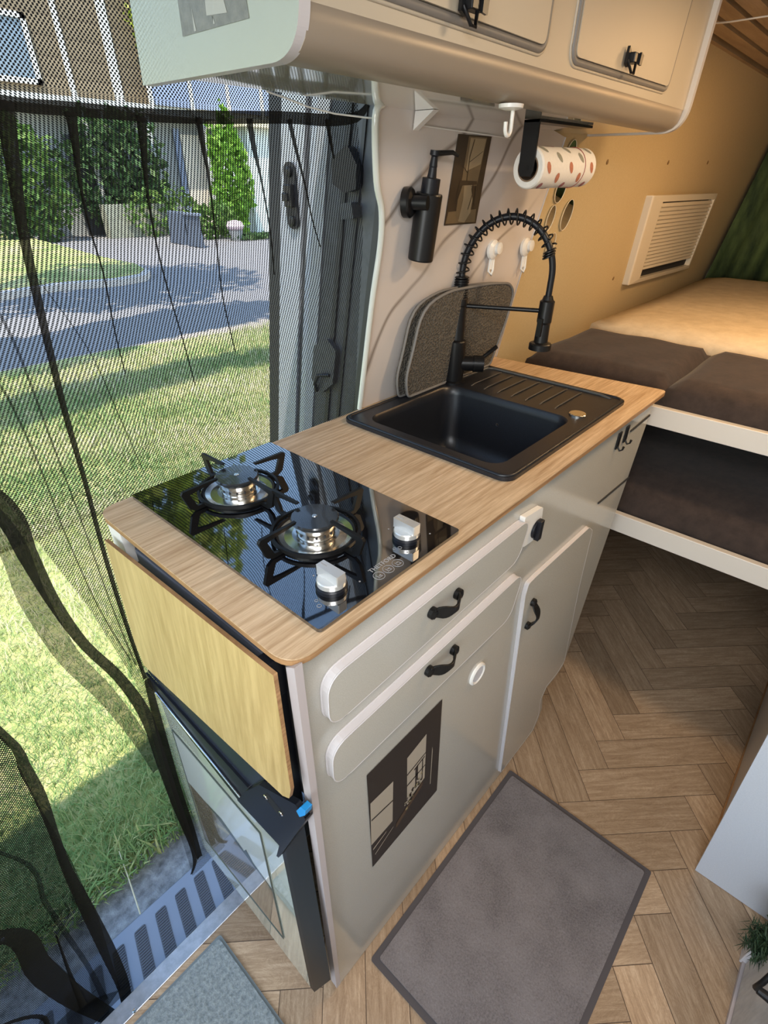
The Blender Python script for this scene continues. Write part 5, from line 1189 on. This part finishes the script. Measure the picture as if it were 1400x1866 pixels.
vboard((9.5076, 22.0000, 5.7078), (9.3360, 22.0000, 3.2445), .16); vboard((10.9750, 22.0000, 5.9403), (10.8790, 22.0000, 3.2871), .30)
def window(x0, x1, z0, z1, glass_=winglass, fr=.14, mull=()):
    f_ = MB(); f_.box((x0, HY - .16, z0), (x1, HY - .04, z0 + fr)); f_.box((x0, HY - .16, z1 - fr), (x1, HY - .04, z1)); f_.box((x0, HY - .16, z0), (x0 + fr, HY - .04, z1)); f_.box((x1 - fr, HY - .16, z0), (x1, HY - .04, z1))
    for q in mull: f_.box((x0 + (x1 - x0) * q - .05, HY - .15, z0), (x0 + (x1 - x0) * q + .05, HY - .04, z1))
    wf = f_.build('window', wbd, Hs); MB().box((x0 + fr, HY - .10, z0 + fr), (x1 - fr, HY - .06, z1 - fr)).build('pane', glass_, wf)
def wrect(a, b): return (min(a[0], b[0]), max(a[0], b[0]), min(a[2], b[2]), max(a[2], b[2]))
a_, b_ = (7.5988, 22.0000, 5.0684), (7.9253, 22.0000, 3.6339); window((a_[0] + b_[0]) / 2 - .9, (a_[0] + b_[0]) / 2 + .75, b_[2], a_[2] + .2)
# glazed balcony with blue-grey panels
a_, b_ = (11.4348, 22.0000, 6.0131), (12.0950, 22.0000, 4.5155); xg = a_[0] + .15
clear = bpy.data.materials.new('clear_pane'); clear.use_nodes = True; ct = clear.node_tree; ct.nodes.clear()
co_ = ct.nodes.new('ShaderNodeOutputMaterial'); cg = ct.nodes.new('ShaderNodeBsdfGlossy'); cg.inputs['Roughness'].default_value = .03; ctr = ct.nodes.new('ShaderNodeBsdfTransparent'); cm = ct.nodes.new('ShaderNodeMixShader'); cm.inputs[0].default_value = .86
ct.links.new(cg.outputs[0], cm.inputs[1]); ct.links.new(ctr.outputs[0], cm.inputs[2]); ct.links.new(cm.outputs[0], co_.inputs[0])
MB().box((xg, HY - .93, b_[2]), (xg + 6.2, HY - .90, 8.6)).build('balcony_glazing', clear, Hs)
leafy('reflection_foliage', 'yellow-green foliage added behind the balcony glazing to stand in for its reflection', 'plants', [(xg + .9, HY - .5, b_[2] + 1.4, .8, .3, 1.5), (xg + 2.4, HY - .5, b_[2] + 1.0, .8, .3, 1.2)], 900, .13, leaf_yel, 21, None, None, (xg + 1, HY - .5, b_[2]))  # foliage added behind clear glass, standing in for trees reflected in the panes
for k in range(5):
    MB().box((xg + k * 1.55 - .06, HY - 1.04, zt - .2), (xg + k * 1.55 + .06, HY - .92, 8.6)).build('balcony_post', wbd, Hs)
MB().box((xg, HY - 1.02, b_[2] - .14), (xg + 6.2, HY - .90, b_[2])).build('balcony_rail', wbd, Hs)
MB().box((xg, HY - .98, zt), (xg + 6.2, HY - .92, b_[2] - .14)).build('balcony_panel', bluep, Hs)
xr_ = (15.2795, 22.0000, 4.0245)[0]
vboard((15.1075, 22.0000, 4.6537), (15.0297, 22.0000, 3.5060), .3)
# ground floor: dark door, white door, white posts
def gbox(nm, px0, px1, m, y=HY - .08, th=.06, z1=None, z0=GZ):
    MB().box((px0[0], y - th, z0), (px1[0], y, z1 if z1 is not None else px0[2])).build(nm, m, Hs)
gbox('dark_door', (8.6793, 22.0000, 2.4257), (9.3898, 22.0000, 2.4602), mat('charcoal_door', (.06, .065, .075), .5), z1=(8.6793, 22.0000, 2.4257)[2])
gbox('white_door', (12.9634, 22.0000, 2.6334), (13.8332, 22.0000, 2.6756), mat('cream_door', (.80, .72, .60), .5), z1=(12.9634, 22.0000, 2.6334)[2])
gbox('door_frame', (12.6882, 22.0000, 2.7017), (12.9144, 22.0000, 2.7132), bluep, z1=(13.0024, 22.0000, 2.7997)[2])
gbox('white_door', (16.7003, 22.0000, 3.0881), (17.5661, 22.0000, 3.1366), wbd, z1=(16.7003, 22.0000, 3.0881)[2])
MB().box((-8, HY - .9, zt - .25), (34, HY - .05, zt)).build('canopy', wbd, Hs)
for a_ in ((9.2350, 21.3000, 1.6248), (9.8513, 21.3000, 1.1679), (11.3993, 21.3000, 1.6686), (13.6234, 21.3000, 1.7135)): MB().box((a_[0] - .07, 21.2, GZ), (a_[0] + .07, 21.35, zt - .2)).build('porch_post', wbd, Hs)
# second pale block further right
far = thing('apartment_block', 'pale rendered building half hidden behind the door pillar', 'building', (24, 24, GZ))
MB().box(((13.8767, 19.0000, 1.7130)[0], 19, GZ), (30, 21, (14.0581, 19.0000, 2.8068)[2])).build('wall', mat('mint_white_render', (.66, .72, .68), .8), far)
MB().box(((13.8767, 19.0000, 1.7130)[0] - .3, 18.7, (14.0581, 19.0000, 2.8068)[2]), (30.3, 21, (14.0942, 19.0000, 3.0248)[2])).build('fascia', mat('cream_fascia', (.72, .64, .42), .7), far)
# garden
def bush(pt_, top, rx, ry, m, label, n=700, size=.10, seed=1, name='bush', cat_='bush', group='garden bushes by the house'):
    x, y, z = pt_; h_ = top[2] - GZ
    leafy(name, label, cat_, [(x, y, GZ + h_ * .52, rx, ry, h_ * .52)], n, size, m, seed, None, group, (x, y, GZ))
bush((6.7690, 20.5000, 0.3104), (7.2360, 20.5000, 2.5712), 1.1, .8, leaf_mid, 'tall green shrub by the house, left of the dark door', 1600, .13, 11)
bush((9.5109, 21.0000, 0.9351), (9.9835, 21.0000, 2.8920), 1.5, .5, leaf_dark, 'dark climbing shrub on the porch right of the dark door', 1800, .13, 12)
bush((10.3815, 20.8000, 0.3597), (11.0653, 20.8000, 2.9524), 1.0, .6, leaf_dark, 'dark climber between the porch posts behind the planters', 1400, .13, 13)
bush((10.6870, 20.0000, 0.1322), (10.8883, 20.0000, 0.9486), 1.3, .6, leaf_mid, 'low green bush behind the dark planters', 700, .11, 14)
bush((11.5244, 18.0000, -0.3842), (11.7098, 18.0000, 0.5588), .75, .5, leaf_mid, 'loose green bush right of the dark planters', 700, .10, 15)
bush((12.7340, 18.6000, -0.0452), (13.2081, 18.6000, 2.8508), .72, .5, leaf_bright, 'bright green conical conifer in front of the pale building', 2200, .12, 16, 'conifer', 'shrub', None)
bush((5.9591, 20.5000, 0.4051), (6.3002, 20.5000, 1.5636), 1.0, .6, leaf_dark, 'low dark bush at the far left by the house', 700, .12, 17)
bush((12.2134, 17.0000, -0.5258), (12.2537, 17.0000, -0.2768), .9, .5, leaf_dark, 'ground-hugging plant at the pillar side', 400, .08, 18)
for i, (p0, p1, lb) in enumerate((((9.6551, 18.1077, -0.4500), (9.5277, 16.8768, -0.4500), 'dark planter box by the road, left of the pair'), ((9.4505, 16.5229, -0.4500), (9.4592, 15.7059, -0.4500), 'dark planter box by the road, right of the pair'))):
    t_ = thing('planter_box', lb, 'planter', ((p0[0] + p1[0]) / 2, p0[1] + .4, GZ), 'dark planter boxes')
    x0, x1, y0 = p0[0], p1[0], min(p0[1], p1[1])
    MB().prism([(x0 + .05, y0, GZ), (x1 - .05, y0, GZ), (x1 + .02, y0, GZ + .86), (x0 - .02, y0, GZ + .86)], (0, .8, 0)).build('box', mat('slate_blue_plastic', (.10, .12, .16), .5), t_, .02)
    MB().box((x0 - .06, y0 - .05, GZ + .82), (x1 + .06, y0 + .85, GZ + .90)).build('rim', mat('slate_rim', (.17, .20, .26), .5), t_, .02)
# bicycle by the porch
bx = Vector((10.5125, 25.6872, -0.4500)); bt = thing('bicycle', 'dark bicycle parked by the porch of the house', 'bicycle', bx)
for k in (0, 1):
    c_ = bx + Vector((k * 1.05, 0, .34)); ring = [c_ + Vector((.33 * math.cos(2 * PI * j / 24), 0, .33 * math.sin(2 * PI * j / 24))) for j in range(25)]
    MB().tube(ring + [ring[1]], .03, 8, cap=False).build('wheel', black_plastic, bt)
MB().tube([bx + Vector((0, 0, .34)), bx + Vector((.28, 0, .85)), bx + Vector((.85, 0, .85)), bx + Vector((1.05, 0, .34)), bx + Vector((.5, 0, .34)), bx + Vector((.28, 0, .85))], .025, 8).build('frame', mat('rust_red_frame', (.22, .06, .05), .4), bt)
MB().tube([bx + Vector((.85, 0, .85)), bx + Vector((.88, 0, 1.05)), bx + Vector((.72, .15, 1.08))], .02, 8).build('handlebar', chrome, bt)
MB().box(bx + Vector((.16, -.07, .92)), bx + Vector((.42, .07, .98))).build('saddle', black_plastic, bt, .02)
# low hedge wall and a pink flower pot near the pillar
o = thing('flower_pot', 'round pot of pale pink flowers on the drive edge', 'pot', (11.5221, 16.9685, -0.4500))
fpv = Vector((11.5221, 16.9685, -0.4500))
MB().lathe(fpv, [(.16, 0), (.24, .30), (.26, .34), (.2, .34)], 20).build('pot', mat('grey_pot', (.3, .3, .3), .7), o)
MB().lathe(fpv + Vector((0, 0, .30)), [(.24, 0), (.30, .12), (.22, .26), (0, .30)], 20).build('blossom', speckle('pink_blossom', (.62, .40, .44), (.80, .66, .68), 12, .8, .8, .03), o)
low = MB().box(((8.7367, 20.4000, 0.1776)[0], 20.2, GZ), ((10.8807, 20.4000, 0.0226)[0], 20.6, (9.5882, 20.4000, 0.5213)[2])).build('garden_wall', speckle('mossy_stone', (.20, .21, .15), (.36, .35, .27), 8, .9))
tag(low, 'low mossy garden wall below the porch shrubs', 'wall')
bp_ = Vector((14.9813, 20.0000, -0.1033)); o = MB().box(((14.3860, 20.0000, -0.0823)[0], 19.9, GZ), ((16.1213, 20.0000, -0.1435)[0], 19.95, (14.7527, 20.0000, 0.1908)[2])).build('parked_trailer', mat('white_trailer', (.62, .68, .78), .4), None, .03)
tag(o, 'white box trailer standing on the drive beside the door pillar', 'trailer')
